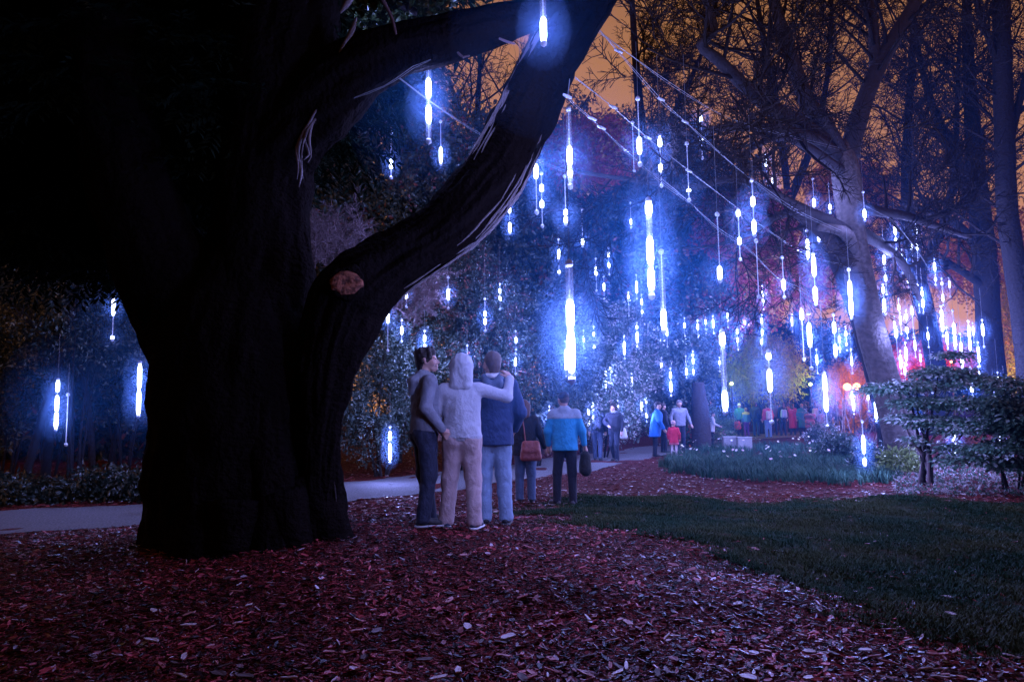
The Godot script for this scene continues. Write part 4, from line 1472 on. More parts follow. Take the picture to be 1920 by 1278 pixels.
	for i in 90:
		tw.append([at(R(570, 690), R(430, 520), R(9.0, 11.5)), (rdir() + Vector3.UP).normalized()])
	for i in 90:
		tw.append([at(R(740, 830), R(510, 580), R(13.0, 15.5)), rdir()])
	var bush := thing("bare_bush", "bare purple twigs seen through the great tree's fork", "shrub", ground_at(640, 10.5))
	twigs(bush, tw, sp, M.twig_pale, 0.34)

func build_right_trees() -> void:
	var sp := twig_spray()
	# the leaning tree
	var o := ground_at(1703, 16.2)
	var t := thing("leaning_tree", "pale leaning bare tree with long boughs reaching over the lights", "tree", o)
	var d := 16.0
	limb(t, "trunk", [[1722, 930, 16.2, 0.50], [1703, 872, 16.2, 0.42], [1685, 800, d, 0.36], [1665, 730, d, 0.315], [1648, 670, d, 0.305], [1632, 610, d, 0.305], [1616, 540, d, 0.30], [1604, 470, d, 0.28], [1594, 400, d, 0.275], [1588, 340, d, 0.30], [1583, 295, d, 0.26], [1582, 262, d, 0.10]], M.bark, 40, 0.035, 0.5, 3.0, 0.12)
	var limbs := [
		[[1590, 300, d, 0.22], [1605, 240, d, 0.20], [1630, 165, d, 0.18], [1655, 110, d, 0.17], [1690, 50, d, 0.15], [1725, -10, d, 0.12], [1760, -90, d, 0.08]],
		[[1640, 150, d, 0.12], [1640, 90, d, 0.11], [1636, 20, d, 0.10], [1630, -80, d, 0.08]],
		[[1575, 290, d, 0.22], [1545, 235, 15.8, 0.19], [1515, 195, 15.6, 0.17], [1495, 140, 15.5, 0.15], [1475, 80, 15.4, 0.13], [1455, 10, 15.4, 0.11], [1440, -70, 15.3, 0.09]],
		[[1560, 275, d, 0.2], [1510, 238, 15.6, 0.17], [1450, 205, 15.2, 0.15], [1395, 160, 14.8, 0.13], [1345, 110, 14.5, 0.11], [1312, 84, 14.3, 0.09], [1338, 62, 14.2, 0.08], [1335, 30, 14.2, 0.07], [1318, -10, 14.2, 0.06]],
		[[1578, 300, d, 0.16], [1530, 262, 15.5, 0.13], [1470, 245, 15.0, 0.11], [1420, 238, 14.5, 0.09], [1350, 240, 14.0, 0.07], [1290, 250, 13.6, 0.045], [1230, 240, 13.2, 0.03]],
		[[1592, 440, d, 0.18], [1560, 418, 15.6, 0.13], [1500, 390, 15.0, 0.11], [1440, 358, 14.4, 0.09], [1380, 336, 13.8, 0.07], [1300, 350, 13.0, 0.055], [1220, 342, 12.2, 0.042], [1150, 332, 11.5, 0.034], [1085, 322, 10.8, 0.03]],
		[[1600, 500, d, 0.16], [1560, 450, 15.7, 0.15], [1520, 420, 15.4, 0.12], [1485, 398, 15.2, 0.1], [1440, 415, 15.0, 0.07], [1400, 440, 14.8, 0.05], [1340, 460, 14.6, 0.035], [1280, 466, 14.4, 0.02]],
		[[1605, 480, d, 0.14], [1590, 440, 15.5, 0.12], [1560, 428, 15.3, 0.10], [1536, 425, 15.2, 0.085]],
		[[1588, 330, d, 0.12], [1550, 300, 15.5, 0.10], [1490, 262, 15.2, 0.09], [1452, 258, 15.0, 0.08], [1415, 275, 14.8, 0.06], [1370, 305, 14.5, 0.04]],
		[[1592, 380, d, 0.16], [1640, 395, 16.5, 0.12], [1700, 405, 17.0, 0.10], [1760, 425, 17.5, 0.08], [1820, 445, 18.0, 0.05]],
		[[1600, 430, 16.2, 0.15], [1640, 450, 17.0, 0.13], [1690, 490, 17.8, 0.1], [1725, 560, 18.5, 0.07]]]
	var tips := []
	for k in limbs.size():
		limb(t, "limb", limbs[k], M.bark if k == 7 else M.bark_limb, 14, 0.06, 0.8, 2.0, 0.2)
	for k in limbs.size():
		if k == 7:
			continue
		var tp := []
		sub_boughs(t, limbs[k], tp, 10 if k < 4 else 7, 2.0 if k < 5 else 1.2, 0.045, 1)
		tips += tp
	tips.shuffle()
	twigs(t, tips.slice(0, mini(440, tips.size())), sp, M.twig, 0.85)
	# the trunk behind it, its shade given by darker bark
	var b := thing("shaded_tree", "shaded trunk standing close behind the leaning tree", "tree", ground_at(1672, 20.0))
	limb(b, "trunk", [[1680, 880, 20.0, 0.34], [1662, 780, 20.0, 0.30], [1640, 690, 20.0, 0.28], [1615, 600, 20.0, 0.27], [1585, 520, 20.0, 0.24], [1555, 470, 20.0, 0.2], [1500, 420, 20.0, 0.12]], M.bark_mid, 20, 0.05, 0.5, 3.0, 0.2)
	# trunks on the right, against the amber sky
	var specs := [
		["bare_tree", "forked bare tree against amber sky right of the leaning tree", 1860, 24.0, [[[1872, 800, 24, 0.42], [1858, 650, 24, 0.38], [1848, 500, 24, 0.36], [1838, 400, 24, 0.33], [1830, 310, 24, 0.28], [1822, 200, 24, 0.22], [1815, 80, 24, 0.16], [1812, -60, 24, 0.12]], [[1838, 420, 24, 0.22], [1812, 350, 24, 0.19], [1785, 280, 24, 0.16], [1755, 215, 24, 0.13], [1735, 150, 24, 0.1], [1715, 60, 24, 0.07]], [[1845, 480, 24, 0.17], [1800, 425, 23.5, 0.13], [1750, 400, 23, 0.1], [1690, 380, 22.5, 0.07]], [[1850, 540, 24, 0.14], [1790, 500, 23.5, 0.11], [1740, 485, 23, 0.09], [1690, 490, 22.5, 0.06]]], 13],
		["bare_tree", "straight black trunk at the right edge", 1908, 20.0, [[[1942, 860, 20, 0.4], [1930, 700, 20, 0.3], [1912, 550, 20, 0.27], [1890, 400, 20, 0.26], [1884, 250, 20, 0.25], [1880, 100, 20, 0.23], [1876, -80, 20, 0.2]], [[1884, 300, 20, 0.12], [1905, 220, 20, 0.1], [1930, 120, 20, 0.08]], [[1880, 140, 20, 0.1], [1850, 60, 20, 0.08], [1820, -30, 20, 0.06]]], 10],
		["bare_tree", "bare tree whose upright stems rise over the right hand tubes", 1735, 28.0, [[[1770, 800, 28, 0.4], [1748, 640, 28, 0.34], [1722, 520, 28, 0.3], [1705, 420, 28, 0.24], [1700, 300, 28, 0.18], [1708, 160, 28, 0.13], [1715, 20, 28, 0.1]], [[1722, 520, 28, 0.2], [1765, 430, 28, 0.15], [1790, 330, 28, 0.12], [1795, 200, 28, 0.09], [1800, 60, 28, 0.06]]], 15],
		["bare_tree", "faint bare tree behind the leaning tree's upper fork", 1480, 34.0, [[[1500, 780, 44, 0.16], [1492, 560, 44, 0.16], [1480, 400, 42, 0.18], [1465, 250, 38, 0.2], [1440, 120, 34, 0.16], [1420, 0, 34, 0.1]], [[1480, 380, 34, 0.2], [1530, 250, 34, 0.15], [1555, 120, 34, 0.11], [1560, 0, 34, 0.08]]], 15],
		["bare_tree", "faint bare tree between the evergreens and the leaning tree", 1220, 36.0, [[[1230, 780, 40, 0.2], [1222, 500, 40, 0.2], [1210, 300, 38, 0.24], [1195, 150, 36, 0.2], [1185, 0, 36, 0.14]], [[1212, 320, 36, 0.2], [1270, 200, 36, 0.15], [1320, 90, 36, 0.1], [1350, -20, 36, 0.07]]], 16],
		["bare_tree", "twiggy bare tree crossing the amber sky gap by the great limb", 900, 30.0, [[[905, 800, 30, 0.3], [900, 500, 30, 0.22], [895, 250, 30, 0.14], [900, 120, 30, 0.08], [905, 60, 30, 0.05]], [[897, 300, 30, 0.12], [940, 190, 30, 0.09], [975, 110, 30, 0.06], [1000, 60, 30, 0.04]], [[897, 280, 30, 0.12], [860, 200, 30, 0.08], [840, 140, 30, 0.05]]], 8]]
	for e in specs:
		var n := thing(e[0], e[1], "tree", ground_at(e[2], e[3]), 0.0, "bare trees against the amber sky")
		var tp := []
		var first := true
		for l in e[4]:
			limb(n, "trunk" if first else "limb", l, M.bark_mid, 16, 0.05, 0.5, 3.0, 0.3)
			sub_boughs(n, l, tp, e[5], 2.6, 0.05, 2 if e[3] < 33.0 else 1, 0.42 if first else 0.15)
			first = false
		tp.shuffle()
		twigs(n, tp.slice(0, mini(110 if e[2] == 900 else 290, tp.size())), sp, M.twig, 0.95 if e[3] < 29.0 else 1.2)
	# brown leaves still hanging behind the right-hand trunks
	var lm := leaf_cluster(8, 0.16, 0.6, 0.35)
	for e in [[1720, 470, 40.0, 3.6, 2.6, "orange brown leafed tree behind the right hand tube lights"], [1870, 480, 42.0, 3.6, 3.4, "orange brown leafed tree at the far right"], [1590, 360, 44.0, 3.0, 2.2, "brown leafed tree behind the leaning tree's fork"]]:
		var c := at(e[0], e[1], e[2])
		var n := thing("autumn_tree", e[5], "tree", Vector3(c.x, gy(c.x, c.z), c.z), 0.0, "autumn trees beyond the lights")
		leaf_crown(n, c, Vector3(e[3], e[4], 1.5), 1700, lm, M.leaf_soft, Color(0.5, 0.22, 0.05), Color(0.62, 0.32, 0.08), Color(0.35, 0.12, 0.06), 0.2, 1.0, 0.9)
		var mb := MB.new()
		mb.tube([Vector3(0, -0.2, 0), (c - n.position) * 0.6, c - n.position + Vector3(0, 1, 0)], [0.25, 0.18, 0.06], 8)
		put("trunk", mb.mesh(), M.bark_mid, n)
	# tall tapering stump by the path
	var st := thing("tree_stump", "tall tapering blue grey tree stump beside the path", "stump", ground_at(1313, 26.5))
	var mb := MB.new()
	var sq := smooth_path([[Vector3(0, -0.2, 0), 0.40], [Vector3(0, 0.5, 0), 0.34], [Vector3(0.0, 1.3, 0), 0.32], [Vector3(-0.03, 2.0, 0), 0.26], [Vector3(-0.04, 2.45, 0), 0.215]], 0.12)
	mb.tube(sq[0], sq[1], 28, noise, 0.04, 0.6, 3.0)
	put("trunk", mb.mesh(), M.bark_limb, st)

func list_tubes() -> void:
	tubes_left_and_near()
	tubes_middle()
	tubes_right()
	tubes_far()

func tubes_far() -> void:       # the faintest, furthest lights
	for i in 16:
		var x := 1020.0 + 38.0 * i + R(-15, 15)
		var y := R(560, 735)
		T(x, y, y + 34.0, R(26, 31), [y + R(4, 10), y + R(15, 24)])
	for i in 12:
		var x := 1655.0 + 18.0 * i + R(-8, 8)
		var y := R(500, 690)
		T(x, y, y + 36.0, R(23, 27), [y + R(4, 10), y + R(16, 26)])

func build_cables() -> void:
	var runs := [
		["twisted white cable with connectors leaving the great limb's elbow", [[1068, 148, 6.9], [1063, 180, 6.9], [1111, 222, 7.4], [1128, 239, 7.6], [1183, 290, 8.4], [1240, 340, 9.2], [1290, 376, 10.0]]],
		["brightest twisted cable falling from the great limb towards the leaning tree", [[1110, 40, 7.2], [1160, 95, 7.8], [1240, 186, 9.0], [1285, 228, 9.6], [1320, 258, 10.2], [1384, 316, 11.2], [1440, 356, 12.2], [1500, 396, 13.4], [1596, 440, 15.8]]],
		["slack cable just below the brightest one", [[1078, 145, 7.0], [1150, 200, 8.0], [1215, 258, 9.0], [1292, 320, 10.0], [1342, 358, 11.0], [1400, 402, 12.0], [1470, 452, 13.4], [1500, 470, 14.0], [1545, 488, 15.0], [1596, 498, 15.7]]],
		["faint uppermost cable running to the leaning tree's fork", [[1120, 55, 7.3], [1180, 102, 8.2], [1260, 156, 9.6], [1350, 212, 11.4], [1430, 240, 13.0], [1575, 278, 15.7]]],
		["lowest slack cable beneath the leaning tree's boughs", [[1238, 332, 9.5], [1290, 376, 10.2], [1345, 426, 11.0], [1405, 466, 11.8], [1460, 520, 12.8], [1505, 542, 13.4], [1545, 570, 14.4], [1612, 592, 15.7]]],
		["thin cable hugging the underside of the upper limb", [[624, 200, 6.5], [660, 184, 6.5], [690, 172, 6.5], [720, 160, 6.5], [745, 145, 6.5], [775, 124, 6.55], [806, 112, 6.6]]],
		["thin cable stretched across the dark evergreens", [[750, 146, 6.6], [830, 205, 7.2], [915, 258, 7.6], [1012, 300, 8.4], [1062, 320, 8.8]]],
		["cable drooping from the leaning trunk to the right hand tubes", [[1606, 375, 15.6], [1634, 390, 15.4], [1672, 412, 15.8], [1700, 440, 16.2], [1740, 500, 17.0], [1790, 600, 17.6]]]]
	for e in runs:
		var t := thing("light_cable", e[0], "cable", at(e[1][0][0], e[1][0][1], e[1][0][2]), 0.0, "cables that carry the tube lights")
		for s in 2:
			var c := []
			for k in e[1].size():
				var g = e[1][k]
				c.append([g[0] + R(-1.5, 1.5), g[1] + (R(0, 5) if s else R(-1, 1)), g[2], 0.0036 if s == 0 else 0.0026])
			limb(t, "strand", c, M.wire, 5, 0.0, 1.0, 1.0, 0.25)
		for k in (range(1, 4) if runs.find(e) < 3 else []):
			var g = e[1][k]
			var mb := MB.new()
			var p := at(g[0], g[1], g[2]) - t.position
			mb.tube([p - Vector3(0.045, -0.02, 0), p, p + Vector3(0.045, -0.02, 0)], [0.012, 0.018, 0.012], 7)
			put("connector", mb.mesh(), M.cap, t)

func tubes_left_and_near() -> void:
	T(213, 556, 637, 13.0, [558, 592, 630, 636], "topmost tube light left of the great trunk, with a tiny second glow at its foot")
	T(262, 680, 779, 11.0, [682, 778], "fully lit tube light closest to the great trunk's left side")
	T(108, 712, 805, 12.0, [714, 735, 741, 803], "brightly lit low tube light nearest the left edge")
	T(127, 740, 832, 12.0, [], "unlit tube light beside the lowest lit one at left")
	T(668, 96, 204, 11.0, [180, 203], "tube light whose glowing foot shows under the upper limb's root")
	T(803, 117, 269, 7.1, [148, 186, 200, 235], "big tube light with two bright stretches under the upper limb")
	T(733, 249, 335, 12.5, [300, 318])
	T(826, 228, 310, 13.0, [277, 308])
	T(1016, -88, 88, 6.1, [38, 86], "bright tube light hanging before the fork of the two great limbs")
	T(974, 125, 262, 7.6, [], "unlit tube light half hidden by the great limb")
	T(1004, 276, 400, 8.4, [283, 298, 308, 337], "twin glowing tube light just right of the great limb's bend")
	T(1015, 325, 425, 10.5, [346, 360, 377, 391])
	T(955, 372, 438, 14.5, [388, 400, 418, 437])
	T(1066, 204, 353, 7.3, [276, 313, 323, 332], "big tube light beneath the connector cable")
	T(1059, 330, 421, 11.0, [394, 405, 408, 420])
	T(1091, 392, 462, 15.0, [448, 461])
	T(1047, 448, 514, 15.5, [467, 486, 508, 513])
	T(1196, 185, 311, 8.6, [259, 293])
	T(1186, 230, 323, 11.6, [])
	T(1237, 254, 350, 10.5, [259, 276, 308, 324])
	T(1288, 269, 377, 10.0, [357, 361])
	T(1314, 217, 298, 13.0, [218, 228, 262, 268])
	T(1435, 288, 350, 17.0, [290, 313])
	T(1448, 310, 372, 17.0, [332, 347])
	T(1410, 338, 442, 10.5, [369, 388, 414, 439])
	T(1384, 394, 487, 11.6, [394, 406, 446, 460])
	T(1182, 380, 428, 22.0, [411, 422])
	T(1216, 376, 557, 6.0, [379, 403, 444, 498, 504, 546], "huge tube light with three white stretches between the two trees")
	T(1240, 472, 621, 7.3, [580, 619], "large tube light whose lower quarter glows, near the path's end")
	T(1345, 402, 527, 8.7, [500, 526])
	T(1067, 495, 712, 5.0, [562, 616, 617, 700], "longest and brightest tube light, white for most of its length")

func tubes_middle() -> void:
	T(1418, 452, 557, 10.3, [])
	T(1467, 482, 558, 13.0, [524, 545])
	T(1524, 335, 402, 16.0, [373, 389])
	T(1554, 345, 400, 18.0, [384, 394])
	T(1619, 360, 414, 15.0, [393, 410])
	T(1513, 432, 489, 14.0, [448, 485])
	T(1525, 476, 570, 11.0, [480, 519, 538, 567])
	T(1534, 422, 455, 18.0, [443, 452])
	T(1592, 505, 596, 11.5, [526, 593])
	T(1503, 581, 673, 11.5, [582, 600])
	T(1516, 588, 690, 10.5, [605, 651])
	T(1563, 590, 669, 13.0, [603, 625, 645, 668])
	T(1573, 616, 660, 24.0, [630, 642, 650, 656])
	T(1586, 612, 656, 24.0, [620, 630, 643, 648])
	T(1478, 520, 562, 24.0, [532, 540])
	T(1430, 535, 580, 23.0, [545, 556, 561, 567])
	T(1428, 590, 636, 22.0, [596, 607, 618, 628])
	T(1382, 610, 656, 23.0, [616, 626, 633, 642])
	T(1441, 660, 790, 8.4, [662, 674, 692, 735], "tube light lit at its middle, hanging over the crowd's left half")
	T(1354, 622, 771, 7.2, [624, 648, 732, 768], "long tube light glowing at both ends left of the crowd")
	T(1546, 700, 798, 11.1, [702, 772], "slim white tube light hanging in front of the crowd's right end")
	T(1617, 790, 872, 13.5, [815, 850, 858, 871], "lowest tube light, lit over the flower bed left of the leaning trunk")
	T(1641, 738, 790, 17.0, [752, 786])
	T(1599, 730, 776, 22.0, [738, 745, 750, 770])
	T(1627, 726, 770, 24.0, [735, 750])
	T(1531, 655, 700, 24.0, [665, 684])
	T(1596, 655, 700, 24.0, [668, 685])
	T(822, 490, 534, 22.0, [495, 508, 520, 530])
	T(762, 525, 575, 16.0, [532, 540, 550, 561])
	T(840, 520, 578, 14.6, [541, 563])
	T(937, 532, 580, 18.0, [541, 550, 556, 565])
	T(909, 560, 620, 16.0, [583, 593, 597, 609])
	T(727, 584, 657, 14.0, [586, 606])
	T(753, 600, 640, 16.5, [612, 627])
	T(796, 620, 668, 16.2, [628, 640, 645, 661])
	T(762, 680, 720, 17.5, [697, 705])
	T(876, 648, 690, 17.0, [665, 683])
	T(967, 620, 655, 18.2, [632, 643])
	T(966, 662, 700, 18.0, [670, 686])
	T(731, 800, 866, 15.2, [808, 825, 830, 863], "low tube light touching the ground cover beside the great trunk's foot")
	T(1060, 640, 705, 17.5, [655, 694])
	T(1094, 620, 660, 20.0, [630, 642])
	T(1113, 612, 660, 20.0, [622, 630, 648, 655])
	T(1117, 485, 545, 17.0, [500, 518])
	T(1141, 465, 515, 20.0, [472, 482, 492, 502])
	T(1132, 518, 560, 22.0, [530, 545])
	T(1193, 515, 560, 22.0, [527, 550])
	T(1178, 548, 592, 22.0, [553, 560])
	T(1203, 552, 594, 23.0, [560, 572, 582, 588])
	T(1194, 605, 650, 20.0, [610, 616, 622, 643])
	T(1170, 630, 672, 20.0, [640, 665])
	T(1250, 605, 650, 22.0, [615, 630])
	T(1283, 596, 630, 25.0, [605, 615])
	T(1308, 600, 632, 25.0, [607, 618])
	T(1337, 592, 625, 25.0, [598, 615])
	T(1240, 670, 705, 23.0, [680, 692])
	T(1257, 690, 742, 20.0, [697, 709, 715, 735])
	T(1286, 668, 708, 24.0, [690, 703])
	T(1299, 658, 702, 24.0, [663, 668, 671, 682, 692, 700])
	T(1349, 670, 696, 26.0, [676, 683])
	T(1135, 690, 732, 21.0, [695, 705, 709, 727])
	T(1144, 680, 712, 21.5, [685, 702])
	T(1184, 700, 734, 22.0, [705, 724])
	T(1202, 735, 778, 22.0, [750, 770])
	T(1211, 740, 790, 22.5, [746, 756, 774, 783])
	T(1158, 750, 790, 22.0, [756, 768, 775, 785])
	T(1030, 762, 802, 17.8, [768, 798])
	T(1103, 755, 802, 20.5, [765, 779, 785, 800])
	T(1111, 748, 788, 20.8, [755, 770, 780, 785])

func tubes_right() -> void:
	T(1656, 450, 502, 17.5, [458, 472, 478, 497])
	T(1678, 418, 468, 17.5, [424, 440, 447, 455])
	T(1717, 418, 462, 20.0, [425, 439])
	T(1709, 448, 490, 22.0, [456, 469])
	T(1719, 446, 490, 22.5, [455, 470])
	T(1690, 468, 512, 20.0, [476, 503])
	T(1702, 505, 545, 20.0, [514, 531])
	T(1660, 506, 552, 18.0, [516, 527])
	T(1656, 532, 590, 17.0, [537, 550, 560, 585])
	T(1752, 486, 534, 20.0, [492, 508, 521, 527])
	T(1766, 522, 572, 21.5, [529, 534, 552, 565])
	T(1721, 535, 585, 20.0, [547, 560])
	T(1729, 540, 586, 20.0, [545, 555, 560, 577])
	T(1685, 560, 600, 22.0, [571, 582])
	T(1710, 575, 632, 17.0, [577, 590])
	T(1688, 586, 626, 21.0, [592, 608])
	T(1699, 582, 634, 20.0, [588, 600, 613, 625])
	T(1680, 612, 672, 15.5, [615, 633])
	T(1698, 642, 684, 20.0, [650, 676])
	T(1688, 658, 700, 20.0, [665, 691])
	T(1765, 574, 630, 18.0, [580, 621])
	T(1787, 582, 654, 16.0, [606, 651])
	T(1775, 614, 654, 20.0, [622, 646])
	T(1816, 602, 662, 18.0, [610, 657])
	T(1842, 600, 650, 19.0, [607, 630])
	T(1801, 626, 690, 17.5, [642, 684])
	T(1834, 642, 686, 20.0, [650, 679])
	T(1820, 690, 742, 15.5, [697, 735])
	T(1835, 688, 722, 20.0, [695, 716])
	T(1871, 698, 724, 22.0, [705, 716])
	T(1864, 730, 772, 19.0, [738, 766])
	T(1887, 760, 796, 20.0, [770, 788])
	T(1747, 706, 736, 19.0, [715, 725])
	T(1722, 768, 808, 17.0, [778, 801])
	T(1788, 798, 854, 14.8, [805, 835, 838, 849])
	T(1876, 804, 838, 19.0, [815, 831])

func build_people() -> void:
	var trio := "three people standing together on the mulch"
	# left: dark haired, in profile
	person("person", "dark haired person in a grey hooded jacket, left of the standing trio", "person", trio, on_ground(797, 985), 1.92, 1.73, {"fine": true, "coat": Color(0.17, 0.18, 0.22), "trousers": Color(0.018, 0.024, 0.05), "hair_style": "tousled", "hair": Color(0.012, 0.006, 0.008), "hood_down": Color(0.22, 0.24, 0.28), "hem": 0.90, "coat_wide": 1.02, "shoes": Color(0.02, 0.02, 0.025), "soles": Color(0.4, 0.4, 0.42), "head_yaw": -0.42, "head_tilt": -0.08, "lean": Vector3(0, 0, 0.02), "er": Vector3(-0.25, 1.15, -0.05), "wr": Vector3(-0.23, 0.93, 0.13), "el": Vector3(0.24, 1.15, -0.02), "wl": Vector3(0.22, 0.93, 0.13), "al": Vector3(0.09, 0.09, 0.07), "ar": Vector3(-0.10, 0.09, -0.05), "baggy": 1.1})
	# middle: hood up, arm round the neighbour
	person("person", "person in a pale hooded sweatshirt, hood up, arm round the neighbour's shoulders", "person", trio, on_ground(868, 989), 3.10, 1.66, {"fine": true, "coat": Color(0.40, 0.41, 0.46), "trousers": Color(0.40, 0.29, 0.29), "hair_style": "hood", "band": true, "hem": 0.91, "flare": 1.12, "coat_wide": 1.03, "wide": 1.02, "baggy": 1.2, "shoes": Color(0.03, 0.04, 0.08), "soles": Color(0.55, 0.55, 0.58), "kl": Vector3(0.13, 0.5, 0.03), "kr": Vector3(-0.11, 0.5, 0.0), "al": Vector3(0.17, 0.09, 0.0), "ar": Vector3(-0.13, 0.09, -0.10), "el": Vector3(0.28, 1.15, 0.0), "wl": Vector3(0.19, 0.97, 0.17), "er": Vector3(-0.465, 1.325, 0.05), "wr": Vector3(-0.50, 1.53, 0.13), "hand_r": Vector3(0.45, 0.55, 0.55), "palm_r": Vector3(0.4, -0.8, 0.4), "toe_l": 0.4, "toe_r": -0.3, "head_tilt": -0.05})
	# right: navy jacket, light jeans
	person("person", "tall person in a navy jacket and pale jeans, right of the standing trio", "person", trio, on_ground(927, 983), 3.14, 1.83, {"fine": true, "coat": Color(0.022, 0.045, 0.12), "trousers": Color(0.20, 0.29, 0.42), "hair_style": "short", "hair": Color(0.10, 0.065, 0.06), "hood_down": Color(0.10, 0.14, 0.22), "lining": Color(0.62, 0.62, 0.66), "hem": 0.80, "coat_wide": 1.1, "wide": 1.1, "baggy": 1.12, "shoes": Color(0.015, 0.015, 0.025), "head_yaw": 0.55, "head_tilt": -0.1, "al": Vector3(0.09, 0.09, -0.03), "ar": Vector3(-0.12, 0.09, -0.03), "er": Vector3(-0.285, 1.13, 0.0), "wr": Vector3(-0.22, 0.95, 0.17), "el": Vector3(0.27, 1.13, 0.0), "wl": Vector3(0.20, 0.95, 0.17)})
	# two more, nearer the path
	person("person", "woman in a long black coat with a pale scarf on the lawn's edge", "person", "", on_ground(986, 941), 3.0, 1.66, {"cell": 0.017, "coat": Color(0.012, 0.012, 0.018), "trousers": Color(0.07, 0.11, 0.20), "hair_style": "long", "hair": Color(0.09, 0.035, 0.025), "scarf": Color(0.5, 0.48, 0.5), "hem": 0.80, "coat_wide": 1.12, "flare": 1.12, "baggy": 1.12, "er": Vector3(-0.28, 1.15, -0.02), "wr": Vector3(-0.34, 0.92, 0.06), "el": Vector3(0.26, 1.14, 0.0), "wl": Vector3(0.2, 0.95, 0.15)})
	var bag_at := on_ground(986, 941) + Vector3(0.09, 0.83, 0.25)
	var bag := thing("shoulder_bag", "reddish brown shoulder bag hanging behind the woman in black", "bag", bag_at)
	put("pouch", solid([[Vector3(0, 0.09, 0), Vector3(0, -0.09, 0), 0.06, 0.075], [Vector3(-0.09, 0.09, 0), Vector3(-0.10, -0.09, 0), 0.06, 0.075], [Vector3(0.09, 0.09, 0), Vector3(0.10, -0.09, 0), 0.06, 0.075]], 0.014, 0.05, -0.15, 0.004), cloth(Color(0.24, 0.05, 0.045), 0.6), bag)
	put("flap", solid([[Vector3(0, 0.12, 0.015), Vector3(0, 0.02, 0.03), 0.055, 0.06], [Vector3(-0.09, 0.12, 0.015), Vector3(-0.09, 0.02, 0.03), 0.055, 0.06], [Vector3(0.09, 0.12, 0.015), Vector3(0.09, 0.02, 0.03), 0.055, 0.06]], 0.014, 0.05), cloth(Color(0.3, 0.07, 0.06), 0.6), bag)
	var sb := MB.new()
	sb.tube([Vector3(-0.08, 0.12, 0), Vector3(-0.10, 0.35, -0.06), Vector3(-0.13, 0.58, -0.14), Vector3(-0.17, 0.66, -0.25)], [0.01, 0.01, 0.01, 0.01], 6)
	put("strap", sb.mesh(), cloth(Color(0.25, 0.07, 0.06), 0.6), bag)
	person("person", "man in a bright blue jacket with pale shoulders and a dark cap", "person", "", on_ground(1062, 947), 3.02, 1.76, {"cell": 0.017, "coat": Color(0.03, 0.30, 0.55), "yoke": Color(0.30, 0.36, 0.44), "trousers": Color(0.012, 0.014, 0.03), "hair_style": "cap", "hat": Color(0.015, 0.015, 0.025), "hair": Color(0.08, 0.05, 0.045), "hem": 0.84, "coat_wide": 1.06, "wide": 1.02, "shoes": Color(0.05, 0.05, 0.06), "soles": Color(0.5, 0.5, 0.52), "head_yaw": 0.5, "kl": Vector3(0.13, 0.50, 0.03), "al": Vector3(0.14, 0.09, -0.03), "toe_l": 0.8, "er": Vector3(-0.27, 1.14, -0.02), "wr": Vector3(-0.30, 0.92, 0.04), "el": Vector3(0.265, 1.14, -0.02), "wl": Vector3(0.26, 0.92, 0.08)})
	var hb2 := thing("hand_bag", "dark bag held beside the man in the bright blue jacket", "bag", on_ground(1062, 947) + Vector3(0.31, 0.66, 0.0))
	put("pouch", solid([[Vector3(0, 0.10, 0.03), Vector3(0, -0.12, 0.05), 0.07, 0.095], [Vector3(0, 0.10, -0.03), Vector3(0, -0.12, -0.05), 0.07, 0.095]], 0.016, 0.05, -99.0, 0.006), cloth(Color(0.012, 0.012, 0.016)), hb2)
	var hs := MB.new()
	hs.tube([Vector3(0, 0.15, 0.04), Vector3(0, 0.23, 0.02), Vector3(0, 0.23, -0.02), Vector3(0, 0.15, -0.04)], [0.008, 0.008, 0.008, 0.008], 6)
	put("handle", hs.mesh(), cloth(Color(0.012, 0.012, 0.016)), hb2)
	# on the path
	person("person", "walker seen from behind with a dark bulky backpack on the path", "person", "", on_ground(1121, 864), 2.9, 1.68, {"coat": Color(0.03, 0.04, 0.09), "trousers": Color(0.04, 0.06, 0.12), "backpack": Color(0.02, 0.025, 0.05), "hair": Color(0.1, 0.08, 0.08), "hem": 0.86, "kl": Vector3(0.10, 0.5, 0.14), "al": Vector3(0.10, 0.10, 0.16), "ar": Vector3(-0.1, 0.12, -0.2)})
	person("person", "walker in a dark jacket and grey scarf carrying a white bag on the path", "person", "", on_ground(1154, 866), -0.5, 1.70, {"coat": Color(0.02, 0.022, 0.04), "trousers": Color(0.02, 0.025, 0.05), "scarf": Color(0.35, 0.36, 0.42), "hair": Color(0.03, 0.02, 0.02), "hair_style": "long", "hem": 0.9, "head_yaw": -0.6, "er": Vector3(-0.3, 1.2, 0.05), "wr": Vector3(-0.1, 1.08, 0.24), "kl": Vector3(0.10, 0.5, 0.12), "al": Vector3(0.10, 0.10, 0.10), "ar": Vector3(-0.1, 0.12, -0.2)})
	var wb := thing("carrier_bag", "white carrier bag at the hip of the dark jacketed walker", "bag", on_ground(1154, 866) + Vector3(0.24, 0.83, 0.1))
	put("pouch", solid([[Vector3(0.03, 0.1, 0), Vector3(0.04, -0.1, 0), 0.055, 0.08], [Vector3(-0.03, 0.1, 0), Vector3(-0.04, -0.1, 0), 0.055, 0.08]], 0.025, 0.05), cloth(Color(0.6, 0.6, 0.64)), wb)
	person("person", "person in a long bright blue parka bending towards the child in red", "person", "", on_ground(1229, 856), 1.45, 1.72, {"coat": Color(0.015, 0.13, 0.42), "trousers": Color(0.01, 0.012, 0.025), "hair": Color(0.02, 0.015, 0.018), "hem": 0.62, "coat_wide": 1.3, "flare": 1.1, "lean": Vector3(0, -0.02, 0.12), "el": Vector3(0.25, 1.12, 0.14), "wl": Vector3(0.2, 0.88, 0.28), "er": Vector3(-0.25, 1.12, 0.14), "wr": Vector3(-0.2, 0.88, 0.28)})
